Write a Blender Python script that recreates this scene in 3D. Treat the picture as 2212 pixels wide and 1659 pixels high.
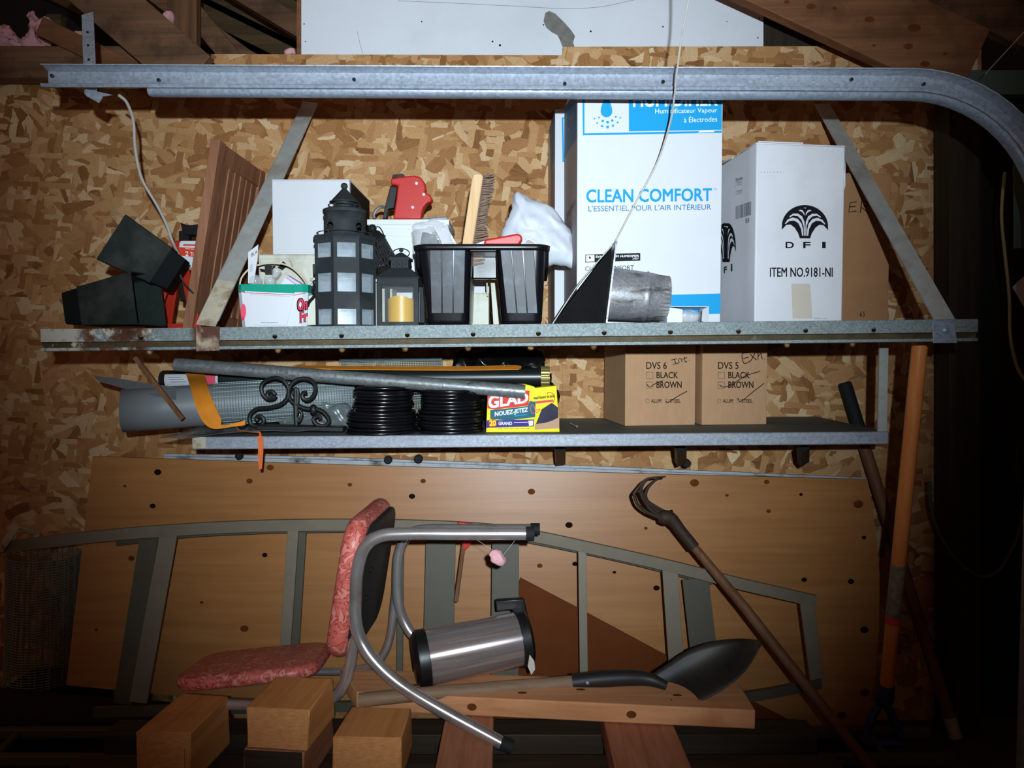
import bpy, bmesh, math, random
from mathutils import Vector, Matrix, noise
from math import sin, cos, tan, pi, radians, sqrt, atan2

for _o in list(bpy.data.objects):
    bpy.data.objects.remove(_o, do_unlink=True)
SC = bpy.context.scene
COL = SC.collection
random.seed(11)

# ------------------------------------------------------------------ camera, world, light
F, CU, CV = 1660.0, 1106.0, 829.5
PITCH, ZC = radians(2.5), 1.25
cam_d = bpy.data.cameras.new('camera')
cam_d.sensor_fit = 'HORIZONTAL'; cam_d.sensor_width = 36.0
cam_d.lens = 36.0 * F / 2212.0
cam_d.clip_start = 0.02; cam_d.clip_end = 60
cam = bpy.data.objects.new('camera', cam_d); COL.objects.link(cam)
cam.location = (0, 0, ZC); cam.rotation_euler = (pi / 2 - PITCH, 0, 0)
SC.camera = cam

def P(u, v, Y):
    """world point on depth plane Y that the photograph shows at pixel (u, v)"""
    a = (u - CU) / F; b = (CV - v) / F
    dy = cos(PITCH) + b * sin(PITCH); dz = -sin(PITCH) + b * cos(PITCH)
    t = Y / dy
    return Vector((a * t, Y, ZC + dz * t))

def ray(u, v):
    a = (u - CU) / F; b = (CV - v) / F
    return Vector((0, 0, ZC)), Vector((a, cos(PITCH) + b * sin(PITCH), -sin(PITCH) + b * cos(PITCH)))

world = bpy.data.worlds.new('world'); SC.world = world; world.use_nodes = True
world.node_tree.nodes['Background'].inputs[0].default_value = (1.0, 0.52, 0.34, 1)
world.node_tree.nodes['Background'].inputs[1].default_value = 0.085

sp = bpy.data.lights.new('flashlight', 'SPOT')
sp.energy = 340; sp.color = (0.77, 0.9, 1.0); sp.shadow_soft_size = 0.012
sp.spot_size = radians(92); sp.spot_blend = 1.0
spo = bpy.data.objects.new('flashlight', sp); COL.objects.link(spo)
spo.location = (0.06, -0.28, ZC + 0.12)
_d = P(1055, 375, 2.5) - Vector(spo.location)
spo.rotation_euler = _d.to_track_quat('-Z', 'Y').to_euler()
spo.scale = (0.66, 1.0, 1.0)        # the torch throws an upright oval beam

vs = SC.view_settings
SC.display_settings.display_device = 'sRGB'
vs.view_transform = 'Standard'; vs.look = 'None'; vs.exposure = 0.0; vs.gamma = 1.0
vs.use_curve_mapping = False

# ------------------------------------------------------------------ materials
def C(r, g, b):
    f = lambda c: (c / 255 / 12.92) if c / 255 <= 0.04045 else ((c / 255 + 0.055) / 1.055) ** 2.4
    return (f(r), f(g), f(b), 1)

def mul(c, k):
    return (min(c[0] * k, 1), min(c[1] * k, 1), min(c[2] * k, 1), 1)

class Nodes:
    def __init__(s, name):
        s.m = bpy.data.materials.new(name); s.m.use_nodes = True
        s.nt = s.m.node_tree; s.b = s.nt.nodes['Principled BSDF']
    def n(s, t, **k):
        nd = s.nt.nodes.new(t)
        for a, b in k.items():
            setattr(nd, a, b)
        return nd
    def l(s, a, b): s.nt.links.new(a, b)
    def coord(s, scale=(1, 1, 1), rot=(0, 0, 0), loc=(0, 0, 0), src=None):
        mp = s.n('ShaderNodeMapping')
        mp.inputs['Scale'].default_value = scale; mp.inputs['Rotation'].default_value = rot
        mp.inputs['Location'].default_value = loc
        if src is None:
            src = s.n('ShaderNodeTexCoord').outputs['Object']
        s.l(src, mp.inputs['Vector']); return mp.outputs[0]
    def noise(s, vec, scale=10, detail=4, rough=.55, dist=0):
        nd = s.n('ShaderNodeTexNoise')
        nd.inputs['Scale'].default_value = scale; nd.inputs['Detail'].default_value = detail
        nd.inputs['Roughness'].default_value = rough; nd.inputs['Distortion'].default_value = dist
        s.l(vec, nd.inputs['Vector']); return nd.outputs['Fac']
    def ramp(s, fac, stops, interp='LINEAR'):
        r = s.n('ShaderNodeValToRGB'); e = r.color_ramp.elements; r.color_ramp.interpolation = interp
        e[0].position, e[0].color = stops[0]; e[1].position, e[1].color = stops[-1]
        for p, c in stops[1:-1]:
            x = e.new(p); x.color = c
        s.l(fac, r.inputs[0]); return r.outputs[0]
    def mix(s, fac, a, b, mode='MIX'):
        m = s.n('ShaderNodeMix', data_type='RGBA', blend_type=mode)
        for i, x in ((0, fac), (6, a), (7, b)):
            if isinstance(x, (int, float)): m.inputs[i].default_value = x
            elif isinstance(x, tuple): m.inputs[i].default_value = x
            else: s.l(x, m.inputs[i])
        return m.outputs[2]
    def math(s, op, a, b=None):
        m = s.n('ShaderNodeMath', operation=op)
        for i, x in ((0, a), (1, b)):
            if x is None: continue
            if isinstance(x, (int, float)): m.inputs[i].default_value = x
            else: s.l(x, m.inputs[i])
        return m.outputs[0]
    def bump(s, h, strength=.2, dist=.002):
        b = s.n('ShaderNodeBump'); b.inputs['Strength'].default_value = strength
        b.inputs['Distance'].default_value = dist
        s.l(h, b.inputs['Height']); s.l(b.outputs[0], s.b.inputs['Normal'])
    def fin(s, col, rough=.6, metal=0, spec=.5):
        if isinstance(col, tuple): s.b.inputs['Base Color'].default_value = col
        else: s.l(col, s.b.inputs['Base Color'])
        for k, x in (('Roughness', rough), ('Metallic', metal), ('Specular IOR Level', spec)):
            if isinstance(x, (int, float)): s.b.inputs[k].default_value = x
            else: s.l(x, s.b.inputs[k])
        return s.m

def plain(name, col, rough=.6, metal=0, var=.15, scale=14, bump=.1, spec=.5, stretch=(1, 1, 1), dirt=None):
    k = Nodes(name); v = k.coord(stretch)
    f = k.noise(v, scale, 5)
    c = k.ramp(f, [(.25, mul(col, 1 - var)), (.75, mul(col, 1 + var))])
    if dirt:
        f2 = k.noise(v, scale * .35, 6, .65)
        c = k.mix(k.ramp(f2, [(.5, (0, 0, 0, 1)), (.68, (1, 1, 1, 1))]), c, dirt)
    if bump: k.bump(f, bump, .001)
    return k.fin(c, rough, metal, spec)

def wood(name, c1, c2, axis='x', rough=.65, fine=60, stains=None, spec=.3):
    k = Nodes(name)
    sc = {'x': (1.2, 22, 22), 'y': (22, 1.2, 22), 'z': (22, 22, 1.2)}[axis]
    v = k.coord(sc)
    f = k.noise(v, 1.6, 8, .62, .6)
    c = k.ramp(f, [(.28, c1), (.5, tuple((a + b) / 2 for a, b in zip(c1, c2))), (.72, c2)])
    f2 = k.noise(k.coord((1, 1, 1)), 3.2, 4)
    c = k.mix(k.ramp(f2, [(.35, (.25, .25, .25, 1)), (.7, (0, 0, 0, 1))]), c, mul(c1, .75))
    if stains:
        f3 = k.noise(k.coord((1, 1, 1), loc=(3, 1, 2)), 6, 5, .6)
        c = k.mix(k.ramp(f3, [(.55, (0, 0, 0, 1)), (.72, (1, 1, 1, 1))]), c, stains)
    k.bump(f, .25, .0012)
    return k.fin(c, rough, 0, spec)

def osb_mat():
    k = Nodes('oriented_strand_board')
    tc = k.n('ShaderNodeTexCoord').outputs['Object']
    # lay the board's x-z plane onto texture x-y
    sep = k.n('ShaderNodeSeparateXYZ'); k.l(tc, sep.inputs[0])
    cmb = k.n('ShaderNodeCombineXYZ'); k.l(sep.outputs[0], cmb.inputs[0]); k.l(sep.outputs[2], cmb.inputs[1])
    base = cmb.outputs[0]
    wob = k.n('ShaderNodeTexNoise'); wob.inputs['Scale'].default_value = 45; wob.inputs['Detail'].default_value = 2
    k.l(base, wob.inputs['Vector'])
    vm = k.n('ShaderNodeVectorMath', operation='MULTIPLY_ADD')
    k.l(wob.outputs['Color'], vm.inputs[0]); vm.inputs[1].default_value = (.006, .006, 0); k.l(base, vm.inputs[2])
    vec = vm.outputs[0]
    stops = [(.05, C(116, 72, 36)), (.2, C(158, 109, 64)), (.45, C(188, 140, 90)), (.68, C(202, 158, 108)), (.84, C(218, 183, 138)), (.96, C(234, 210, 172))]
    col = None; hgt = None
    for i, (ang, sx, sy, th) in enumerate([(.3, 9, 21, 0), (1.25, 8.5, 23, .42), (2.3, 8, 21, .5), (.8, 10, 28, .55), (2.8, 9, 24, .6), (1.75, 13, 40, .66), (.05, 16, 50, .7)]):
        v = k.coord((sx, sy, 1), src=k.coord((1, 1, 1), (0, 0, ang), (i * 3.7, i * 1.9, 0), vec))
        vo = k.n('ShaderNodeTexVoronoi', voronoi_dimensions='2D', distance='CHEBYCHEV')
        vo.inputs['Scale'].default_value = 1; k.l(v, vo.inputs['Vector'])
        sp_ = k.n('ShaderNodeSeparateColor'); k.l(vo.outputs['Color'], sp_.inputs[0])
        grain = k.noise(k.coord((1.2, 9, 1), src=v), 2.0, 6, .68)
        tone = k.math('ADD', k.math('MULTIPLY', sp_.outputs[0], .78), k.math('MULTIPLY', grain, .5))
        c = k.ramp(k.math('SUBTRACT', tone, .14), stops)
        edge = k.ramp(vo.outputs['Distance'], [(.42, (1, 1, 1, 1)), (.62, (.7, .64, .58, 1))])
        c = k.mix(1.0, c, edge, 'MULTIPLY')
        if col is None:
            col, hgt = c, sp_.outputs[0]
        else:
            near = k.math('LESS_THAN', vo.outputs['Distance'], .48)
            mk = k.math('MULTIPLY', k.math('GREATER_THAN', sp_.outputs[1], th), near)
            col = k.mix(mk, col, c); hgt = k.mix(mk, hgt, sp_.outputs[2])
    big = k.noise(k.coord((1, 1, 1), src=base), 1.7, 3)
    col = k.mix(k.ramp(big, [(.4, (0, 0, 0, 1)), (.7, (.35, .35, .35, 1))]), col, C(146, 96, 50))
    fine = k.noise(k.coord((1, 1, 1), src=base), 240, 3, .7)
    col = k.mix(1.0, col, k.ramp(fine, [(.3, (.78, .76, .74, 1)), (.6, (1.06, 1.06, 1.06, 1))]), 'MULTIPLY')
    k.bump(hgt, .35, .0015)
    return k.fin(col, .72, 0, .25)

def galv(name, base=C(150, 160, 172), dirt=0.0, dirtcol=C(95, 75, 48), metal=.3, sc=160):
    k = Nodes(name); v = k.coord()
    vo = k.n('ShaderNodeTexVoronoi'); vo.inputs['Scale'].default_value = sc; k.l(v, vo.inputs['Vector'])
    sp_ = k.n('ShaderNodeSeparateColor'); k.l(vo.outputs['Color'], sp_.inputs[0])
    c = k.ramp(sp_.outputs[0], [(0, mul(base, .84)), (1, mul(base, 1.16))])
    f = k.noise(k.coord((1, 5, 5)), 9, 6, .65)
    c = k.mix(k.ramp(f, [(.52, (0, 0, 0, 1)), (.75, (.55, .55, .55, 1))]), c, mul(base, .5))
    if dirt:
        f2 = k.noise(k.coord((1.3, 4, 4), loc=(1, 2, 3)), 11, 7, .68)
        c = k.mix(k.ramp(f2, [(.62 - dirt * .3, (0, 0, 0, 1)), (.72 - dirt * .2, (1, 1, 1, 1))]), c, dirtcol)
    r = k.ramp(sp_.outputs[1], [(0, (.34, .34, .34, 1)), (1, (.55, .55, .55, 1))])
    k.bump(f, .12, .001)
    return k.fin(c, r, metal, .5)

def rust_channel(lower=False):
    """galvanised channel, heavily rusted and lime-crusted over its first metre (local x in metres)"""
    k = Nodes('rusted_galvanised_channel' + ('_lip' if lower else ''))
    tc = k.n('ShaderNodeTexCoord').outputs['Object']
    sep = k.n('ShaderNodeSeparateXYZ'); k.l(tc, sep.inputs[0])
    v = k.coord((1, 1, 1), src=tc)
    vo = k.n('ShaderNodeTexVoronoi'); vo.inputs['Scale'].default_value = 300; k.l(v, vo.inputs['Vector'])
    sp_ = k.n('ShaderNodeSeparateColor'); k.l(vo.outputs['Color'], sp_.inputs[0])
    base = C(120, 130, 130)
    c = k.ramp(sp_.outputs[0], [(0, mul(base, .72)), (1, mul(base, 1.25))])
    f = k.noise(v, 22, 9, .7, .3)
    g = k.noise(k.coord((1, 1, 1), loc=(5, 2, 7), src=tc), 13, 8, .7)
    if lower:
        c = k.mix(k.ramp(g, [(.6, (1, 1, 1, 1)), (.74, (0, 0, 0, 1))]), c, k.ramp(f, [(.3, C(46, 36, 18)), (.7, C(84, 70, 42))]))
    else:
        c = k.mix(k.ramp(g, [(.6, (0, 0, 0, 1)), (.72, (.6, .6, .6, 1))]), c, C(98, 84, 55))
    # a white lime crust and rust near the left end and round the painted brace
    w = k.n('ShaderNodeMapRange'); w.inputs[1].default_value = .02; w.inputs[2].default_value = .52
    w.inputs[3].default_value = .17; w.inputs[4].default_value = -.25; k.l(sep.outputs[0], w.inputs[0])
    if lower: w.inputs[3].default_value = .02
    lime = k.ramp(k.math('ADD', f, w.outputs[0]), [(.56, (0, 0, 0, 1)), (.62, (1, 1, 1, 1))])
    c = k.mix(lime, c, C(190, 184, 170))
    w2 = k.ramp(sep.outputs[0], [(.08, (0, 0, 0, 1)), (.11, (1, 1, 1, 1)), (.235, (1, 1, 1, 1)), (.27, (0, 0, 0, 1)), (.345, (0, 0, 0, 1)), (.36, (1.0, 1.0, 1.0, 1)), (.40, (1, 1, 1, 1)), (.43, (0, 0, 0, 1))])
    rs = k.math('MULTIPLY', k.ramp(k.noise(k.coord((1, 1, 1), loc=(9, 4, 1), src=tc), 17, 9, .7), [(.44, (0, 0, 0, 1)), (.5, (1, 1, 1, 1))]), w2)
    rc = k.ramp(g, [(.35, C(58, 34, 22)), (.6, C(104, 62, 38))])
    c = k.mix(rs, c, rc)
    k.bump(f, .5, .002)
    return k.fin(c, .6, .15, .35)

def vinyl():
    k = Nodes('pink_patterned_vinyl'); v = k.coord()
    f = k.noise(v, 26, 3, .5, 2.2)
    c = k.ramp(f, [(.3, C(160, 62, 52)), (.42, C(206, 104, 92)), (.5, C(196, 92, 80)), (.53, C(138, 46, 40)), (.57, C(212, 122, 108)), (.75, C(226, 150, 138))])
    k.bump(f, .15, .002)
    return k.fin(c, .42, 0, .5)

def glassy(name, col=(.75, .82, .86, 1), alpha=.35, rough=.08):
    k = Nodes(name); f = k.noise(k.coord(), 40, 5, .7)
    a = k.ramp(f, [(.3, (alpha * .7,) * 3 + (1,)), (.75, (min(alpha * 1.4, 1),) * 3 + (1,))])
    k.l(a, k.b.inputs['Alpha'])
    return k.fin(col, rough, 0, .6)

MT = {}
MT['osb'] = osb_mat()
MT['galv'] = galv('galvanised_rail', C(160, 168, 180))
MT['galv_strip'] = galv('galvanised_strip', C(142, 152, 166))
MT['channel'] = rust_channel(); MT['channel_lip'] = rust_channel(True)
MT['shelf_lip'] = galv('grey_shelf_steel', C(150, 156, 166), 0, sc=200, metal=.1)
MT['steel_grey'] = plain('grey_painted_steel', C(164, 165, 160), .55, .0, .12, 30, .05, dirt=C(142, 140, 128))
MT['cream_steel'] = plain('cream_painted_steel', C(190, 182, 158), .6, 0, .12, 30, .1, dirt=C(112, 70, 40))
MT['joist'] = wood('old_brown_timber', C(82, 58, 40), C(136, 98, 70), 'x', stains=C(66, 46, 32))
MT['joist_z'] = wood('old_brown_timber_upright', C(80, 54, 36), C(132, 92, 62), 'z')
MT['rafter'] = wood('brown_rafter_timber', C(98, 62, 38), C(146, 98, 64), 'x', stains=C(92, 58, 34))
MT['dark_timber'] = wood('dark_weathered_timber', C(34, 28, 20), C(62, 50, 36), 'z')
MT['roofdeck'] = wood('roof_deck_boards', C(58, 46, 28), C(100, 80, 50), 'x')
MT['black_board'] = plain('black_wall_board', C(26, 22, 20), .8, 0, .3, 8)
MT['white_board'] = plain('white_melamine', C(226, 230, 236), .45, 0, .02, 6, .02, dirt=C(216, 220, 226))
MT['dirty_white'] = plain('stained_white_edge', C(168, 172, 176), .6, 0, .1, 30, .1, dirt=C(60, 58, 54))
MT['hole_grey'] = plain('chipped_grey_core', C(120, 118, 112), .9, 0, .3, 40, .4)
MT['pink'] = plain('pink_insulation', C(214, 160, 164), .95, 0, .2, 40, .6)
MT['concrete'] = plain('dirty_concrete', C(70, 64, 58), .9, 0, .25, 9, .4, dirt=C(40, 36, 32))
MT['white_card'] = plain('white_cardboard', C(206, 208, 212), .6, 0, .03, 9, .03)
MT['white_card_worn'] = plain('worn_white_cardboard', C(208, 208, 212), .65, 0, .04, 7, .05, dirt=C(196, 195, 196))
MT['offwhite'] = plain('dusty_cream_plastic', C(196, 196, 180), .55, 0, .06, 18, .05, dirt=C(150, 142, 120))
MT['white_plastic'] = plain('white_plastic', C(216, 220, 224), .4, 0, .02, 10, .0)
MT['kraft'] = plain('brown_cardboard', C(184, 142, 104), .75, 0, .07, 20, .08, stretch=(3, 1, 1))
MT['kraft_dark'] = plain('brown_cardboard_dark', C(164, 118, 78), .75, 0, .08, 18, .08)
MT['tape'] = plain('beige_packing_tape', C(196, 186, 172), .3, 0, .04, 10, 0)
MT['cyan'] = plain('cyan_print', C(30, 150, 205), .5, 0, .02, 10, 0, spec=.12)
MT['cyan_dark'] = plain('muted_blue_print', C(40, 110, 160), .5, 0, .04, 10, 0, spec=.12)
MT['grey_print'] = plain('taupe_print', C(160, 150, 150), .5, 0, .04, 10, 0, spec=.12)
MT['black_ink'] = plain('black_ink', C(22, 22, 26), .6, 0, .1, 30, 0, spec=.12)
MT['grey_ink'] = plain('grey_ink', C(120, 124, 132), .6, 0, .1, 30, 0, spec=.12)
MT['brown_ink'] = plain('dark_brown_ink', C(44, 30, 22), .7, 0, .1, 30, 0, spec=.12)
MT['white_ink'] = plain('white_ink', C(230, 234, 238), .5, 0, .02, 30, 0, spec=.12)
MT['black_pot'] = plain('dusty_black_plastic', C(34, 40, 37), .75, 0, .2, 20, .1, .12, dirt=C(58, 60, 56))
MT['black_pot_band'] = plain('matt_black_plastic', C(20, 22, 22), .8, 0, .2, 20, .1, .1)
MT['red_paint'] = plain('red_enamel', C(176, 42, 26), .35, 0, .08, 14, .03)
MT['red_plastic'] = plain('red_plastic', C(196, 44, 36), .38, 0, .06, 14, .03)
MT['red_label'] = plain('red_label_print', C(214, 66, 44), .45, 0, .04, 14, 0, spec=.12)
MT['black_metal'] = plain('black_metal', C(24, 24, 25), .4, .2, .2, 30, .05)
MT['slat_wood'] = wood('reddish_slat_wood', C(120, 74, 50), C(176, 124, 92), 'z')
MT['lantern'] = plain('charcoal_lantern_metal', C(40, 44, 46), .65, .0, .14, 25, .12, .2, dirt=C(56, 62, 63))
MT['lantern_dark'] = plain('dark_lantern_metal', C(24, 23, 22), .6, .0, .2, 25, .1, .2)
MT['glass'] = glassy('dusty_lantern_glass', (.5, .6, .66, 1), .26, .15)
MT['glass_clear'] = glassy('clear_lantern_glass', (.4, .45, .45, 1), .05, .05)
MT['clear_plastic'] = glassy('clear_plastic_film', (.7, .72, .74, 1), .3, .15)
MT['grey_film'] = glassy('grey_plastic_film', (.16, .18, .18, 1), .55, .25)
MT['wax'] = plain('yellow_candle_wax', C(206, 160, 62), .4, 0, .05, 12, .02)
MT['caddy'] = plain('glossy_black_plastic', C(13, 13, 17), .28, 0, .25, 30, .08, spec=.5)
MT['caddy_rib'] = plain('black_plastic_painted_sheen', C(24, 28, 34), .45, 0, .5, 34, .3, spec=.35, dirt=C(70, 84, 98))  # blue-grey patches paint the reflected haze onto the glossy ribs
MT['brush_wood'] = wood('pale_brush_wood', C(206, 166, 118), C(232, 200, 156), 'z')
MT['bristle'] = plain('brown_bristle', C(118, 94, 78), .8, 0, .3, 60, .2)
MT['bag_white'] = plain('white_plastic_bag', C(200, 204, 212), .5, 0, .05, 18, .12)
MT['bag_black'] = plain('black_bin_bag', C(12, 12, 13), .22, 0, .3, 22, .3, spec=.7)
MT['duct_black'] = plain('black_sheet_metal', C(13, 13, 14), .7, .0, .2, 16, .05, .06, dirt=C(19, 19, 20))
MT['duct_galv'] = galv('dull_duct_steel', C(140, 140, 142), .3, C(86, 80, 74), .4, 220)
MT['pipe'] = galv('steel_pipe', C(136, 140, 140), .1, C(80, 82, 80), .55, 120)
MT['grey_sheet'] = plain('grey_plastic_sheet', C(118, 122, 124), .5, 0, .06, 12, .05)
MT['black_tube'] = plain('black_tube_plastic', C(26, 30, 28), .35, 0, .2, 20, .03)
MT['brass'] = plain('brass_coupling', C(150, 136, 78), .4, .5, .1, 30, .05)
MT['orange'] = plain('orange_cloth_strap', C(226, 136, 26), .75, 0, .12, 40, .3)
MT['orange_string'] = plain('orange_string', C(226, 104, 44), .7, 0, .1, 60, .2)
MT['mesh'] = plain('green_grey_wire', C(104, 124, 122), .5, .3, .2, 50, 0)
MT['mesh_dark'] = plain('grey_wire', C(120, 126, 116), .6, .0, .2, 50, 0)
MT['iron'] = plain('black_wrought_iron', C(28, 30, 30), .5, .3, .2, 40, .1)
MT['coil'] = plain('black_tubing', C(16, 16, 19), .25, 0, .2, 30, .03, spec=.6)
MT['yellow'] = plain('yellow_carton', C(236, 220, 20), .4, 0, .03, 20, 0, spec=.12)
MT['glad_red'] = plain('red_print', C(212, 44, 34), .4, 0, .03, 20, 0, spec=.12)
MT['teal'] = plain('teal_print', C(12, 92, 108), .4, 0, .03, 20, 0, spec=.12)
MT['purple'] = plain('purple_print', C(54, 34, 128), .4, 0, .03, 20, 0, spec=.12)
MT['bag_print'] = plain('black_bag_print', C(40, 34, 58), .4, 0, .5, 30, 0, spec=.12)
MT['tan_print'] = plain('tan_floor_print', C(190, 150, 120), .5, 0, .05, 20, 0, spec=.12)
MT['shelf_board'] = plain('grey_green_shelf_board', C(92, 98, 90), .7, 0, .12, 8, .1, dirt=C(70, 72, 64))
MT['plywood'] = wood('pale_pine_plywood', C(158, 104, 56), C(180, 126, 72), 'x', .4, stains=C(168, 112, 62), spec=.4)
MT['knot'] = plain('brown_knot', C(100, 54, 24), .8, 0, .3, 60, .2, .05)
MT['knot_dark'] = plain('dark_knot', C(28, 16, 9), .9, 0, .3, 60, .2, .05)
MT['hardboard'] = plain('brown_hardboard', C(100, 50, 19), .7, 0, .1, 16, .05, .1)
MT['bed_grey'] = plain('grey_bed_steel', C(116, 106, 88), .55, .0, .1, 20, .05)
MT['bed_green'] = plain('dull_green_grey_steel', C(78, 73, 58), .6, .0, .1, 20, .05)
MT['vinyl'] = vinyl()
MT['vinyl_back'] = plain('black_seat_underside', C(26, 25, 27), .6, 0, .2, 20, .1)
MT['chrome'] = plain('worn_chrome', C(206, 198, 194), .24, .78, .06, 30, .02, dirt=C(176, 168, 160))
MT['rubber'] = plain('black_rubber', C(10, 10, 10), .8, 0, .2, 30, .05)
MT['steel_can'] = plain('brushed_stainless', C(196, 184, 178), .3, .72, .05, 6, .02, stretch=(1, 1, 20))
def brushed():
    k = Nodes('brushed_stainless'); f = k.noise(k.coord((60, 60, 1)), 6, 4)
    tg = k.n('ShaderNodeTangent', direction_type='RADIAL', axis='Z'); k.l(tg.outputs[0], k.b.inputs['Tangent'])
    k.b.inputs['Anisotropic'].default_value = .9; k.b.inputs['Anisotropic Rotation'].default_value = 0.25
    return k.fin(k.ramp(f, [(.3, C(176, 162, 158)), (.7, C(212, 200, 196))]), .32, .75, .5)
MT['steel_can'] = brushed()
MT['black_plastic'] = plain('black_plastic_trim', C(20, 20, 19), .4, 0, .2, 20, .03)
MT['lumber'] = wood('fresh_sawn_lumber', C(188, 122, 78), C(222, 162, 114), 'x', stains=C(186, 118, 76))
MT['lumber_y'] = wood('sawn_beam', C(186, 116, 60), C(218, 156, 92), 'y', stains=C(170, 100, 52))
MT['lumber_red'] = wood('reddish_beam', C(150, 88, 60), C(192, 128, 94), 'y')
MT['lumber_dark'] = wood('dark_timber_gap_shade', C(40, 30, 22), C(70, 54, 40), 'x')  # on the bearers this dark tone stands in for shade between blocks
MT['endgrain'] = plain('sawn_end_grain', C(200, 134, 78), .85, 0, .22, 60, .3, stretch=(1, 1, 3))
MT['handle'] = wood('varnished_handle', C(206, 116, 56), C(232, 150, 84), 'z', .35, spec=.5)
MT['handle_grey'] = wood('grey_worn_handle', C(118, 92, 70), C(156, 126, 100), 'x', .6)
MT['handle_old'] = wood('old_brown_handle', C(96, 62, 40), C(134, 92, 62), 'z', .6)
MT['shovel'] = plain('dark_shovel_steel', C(40, 38, 36), .5, .3, .2, 14, .1, dirt=C(52, 48, 40))
MT['rust_iron'] = plain('dark_rusty_iron', C(54, 38, 28), .7, .2, .3, 30, .3)
MT['blue_grip'] = plain('blue_plastic_grip', C(36, 48, 104), .4, 0, .1, 20, .03)
MT['sticker'] = plain('faded_handle_sticker', C(126, 112, 96), .5, 0, .5, 60, 0)
MT['cord_white'] = plain('grey_white_cable', C(176, 172, 164), .5, 0, .08, 40, .05)
MT['cord_yellow'] = plain('yellow_cord', C(176, 164, 106), .5, 0, .08, 40, .05)
MT['cord_grey'] = plain('dark_grey_cord', C(74, 72, 68), .6, 0, .1, 40, .05)
MT['green_carton'] = plain('green_print', C(20, 146, 122), .45, 0, .03, 20, 0, spec=.12)
MT['pink_print'] = plain('pink_print', C(226, 84, 104), .45, 0, .03, 20, 0, spec=.12)
MT['crimson'] = plain('crimson_print', C(214, 54, 78), .45, 0, .03, 20, 0, spec=.12)
MT['lilac'] = plain('lilac_card', C(206, 180, 214), .5, 0, .03, 20, 0)
MT['beige'] = plain('cream_plastic_cord', C(206, 198, 168), .5, 0, .03, 20, 0)
MT['pale_green'] = plain('pale_green_steel', C(84, 104, 92), .6, .1, .1, 20, .05)

# ------------------------------------------------------------------ mesh helpers
MAT4 = {}
def mat_of(o):
    return MAT4[o.name] if o is not None else Matrix.Identity(4)

def thing(name, label, cat, loc, rot=(0, 0, 0), group=None, kind=None):
    o = bpy.data.objects.new(name, None); COL.objects.link(o)
    o.empty_display_size = .05
    o.location = loc; o.rotation_euler = rot
    from mathutils import Euler
    MAT4[o.name] = Matrix.Translation(Vector(loc)) @ Euler(rot).to_matrix().to_4x4()
    tag(o, label, cat, group, kind)
    return o

def tag(o, label=None, cat=None, group=None, kind=None):
    if label: o['label'] = label
    if cat: o['category'] = cat
    if group: o['group'] = group
    if kind: o['kind'] = kind
    return o

def catmull(pts, n=6, closed=False):
    pts = [Vector(p) for p in pts]; out = []
    N = len(pts)
    rng = range(N if closed else N - 1)
    for i in rng:
        p1, p2 = pts[i], pts[(i + 1) % N]
        p0 = pts[i - 1] if (i > 0 or closed) else p1 * 2 - p2
        p3 = pts[(i + 2) % N] if (i + 2 < N or closed) else p2 * 2 - p1
        for j in range(n):
            t = j / n
            out.append(.5 * ((2 * p1) + (p2 - p0) * t + (2 * p0 - 5 * p1 + 4 * p2 - p3) * t * t + (3 * p1 - p0 - 3 * p2 + p3) * t ** 3))
    if not closed: out.append(pts[-1])
    return out

def nvec(p):
    """repeatable vector noise built from sines"""
    x, y, z = p; out = []
    for k, (a, b, c, d) in enumerate(((1.0, 1.7, .6, .3), (.7, -1.1, 1.9, 2.1), (1.6, .8, -1.3, 4.4))):
        out.append(.55 * sin(a * x * 2 + 1.3 * sin(b * y * 1.7 + d) + c * z) + .45 * sin(b * z * 2.3 - 1.1 * sin(c * x * 2.1 + d * 2) + a * y * 1.4))
    return Vector(out) * .6

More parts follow.
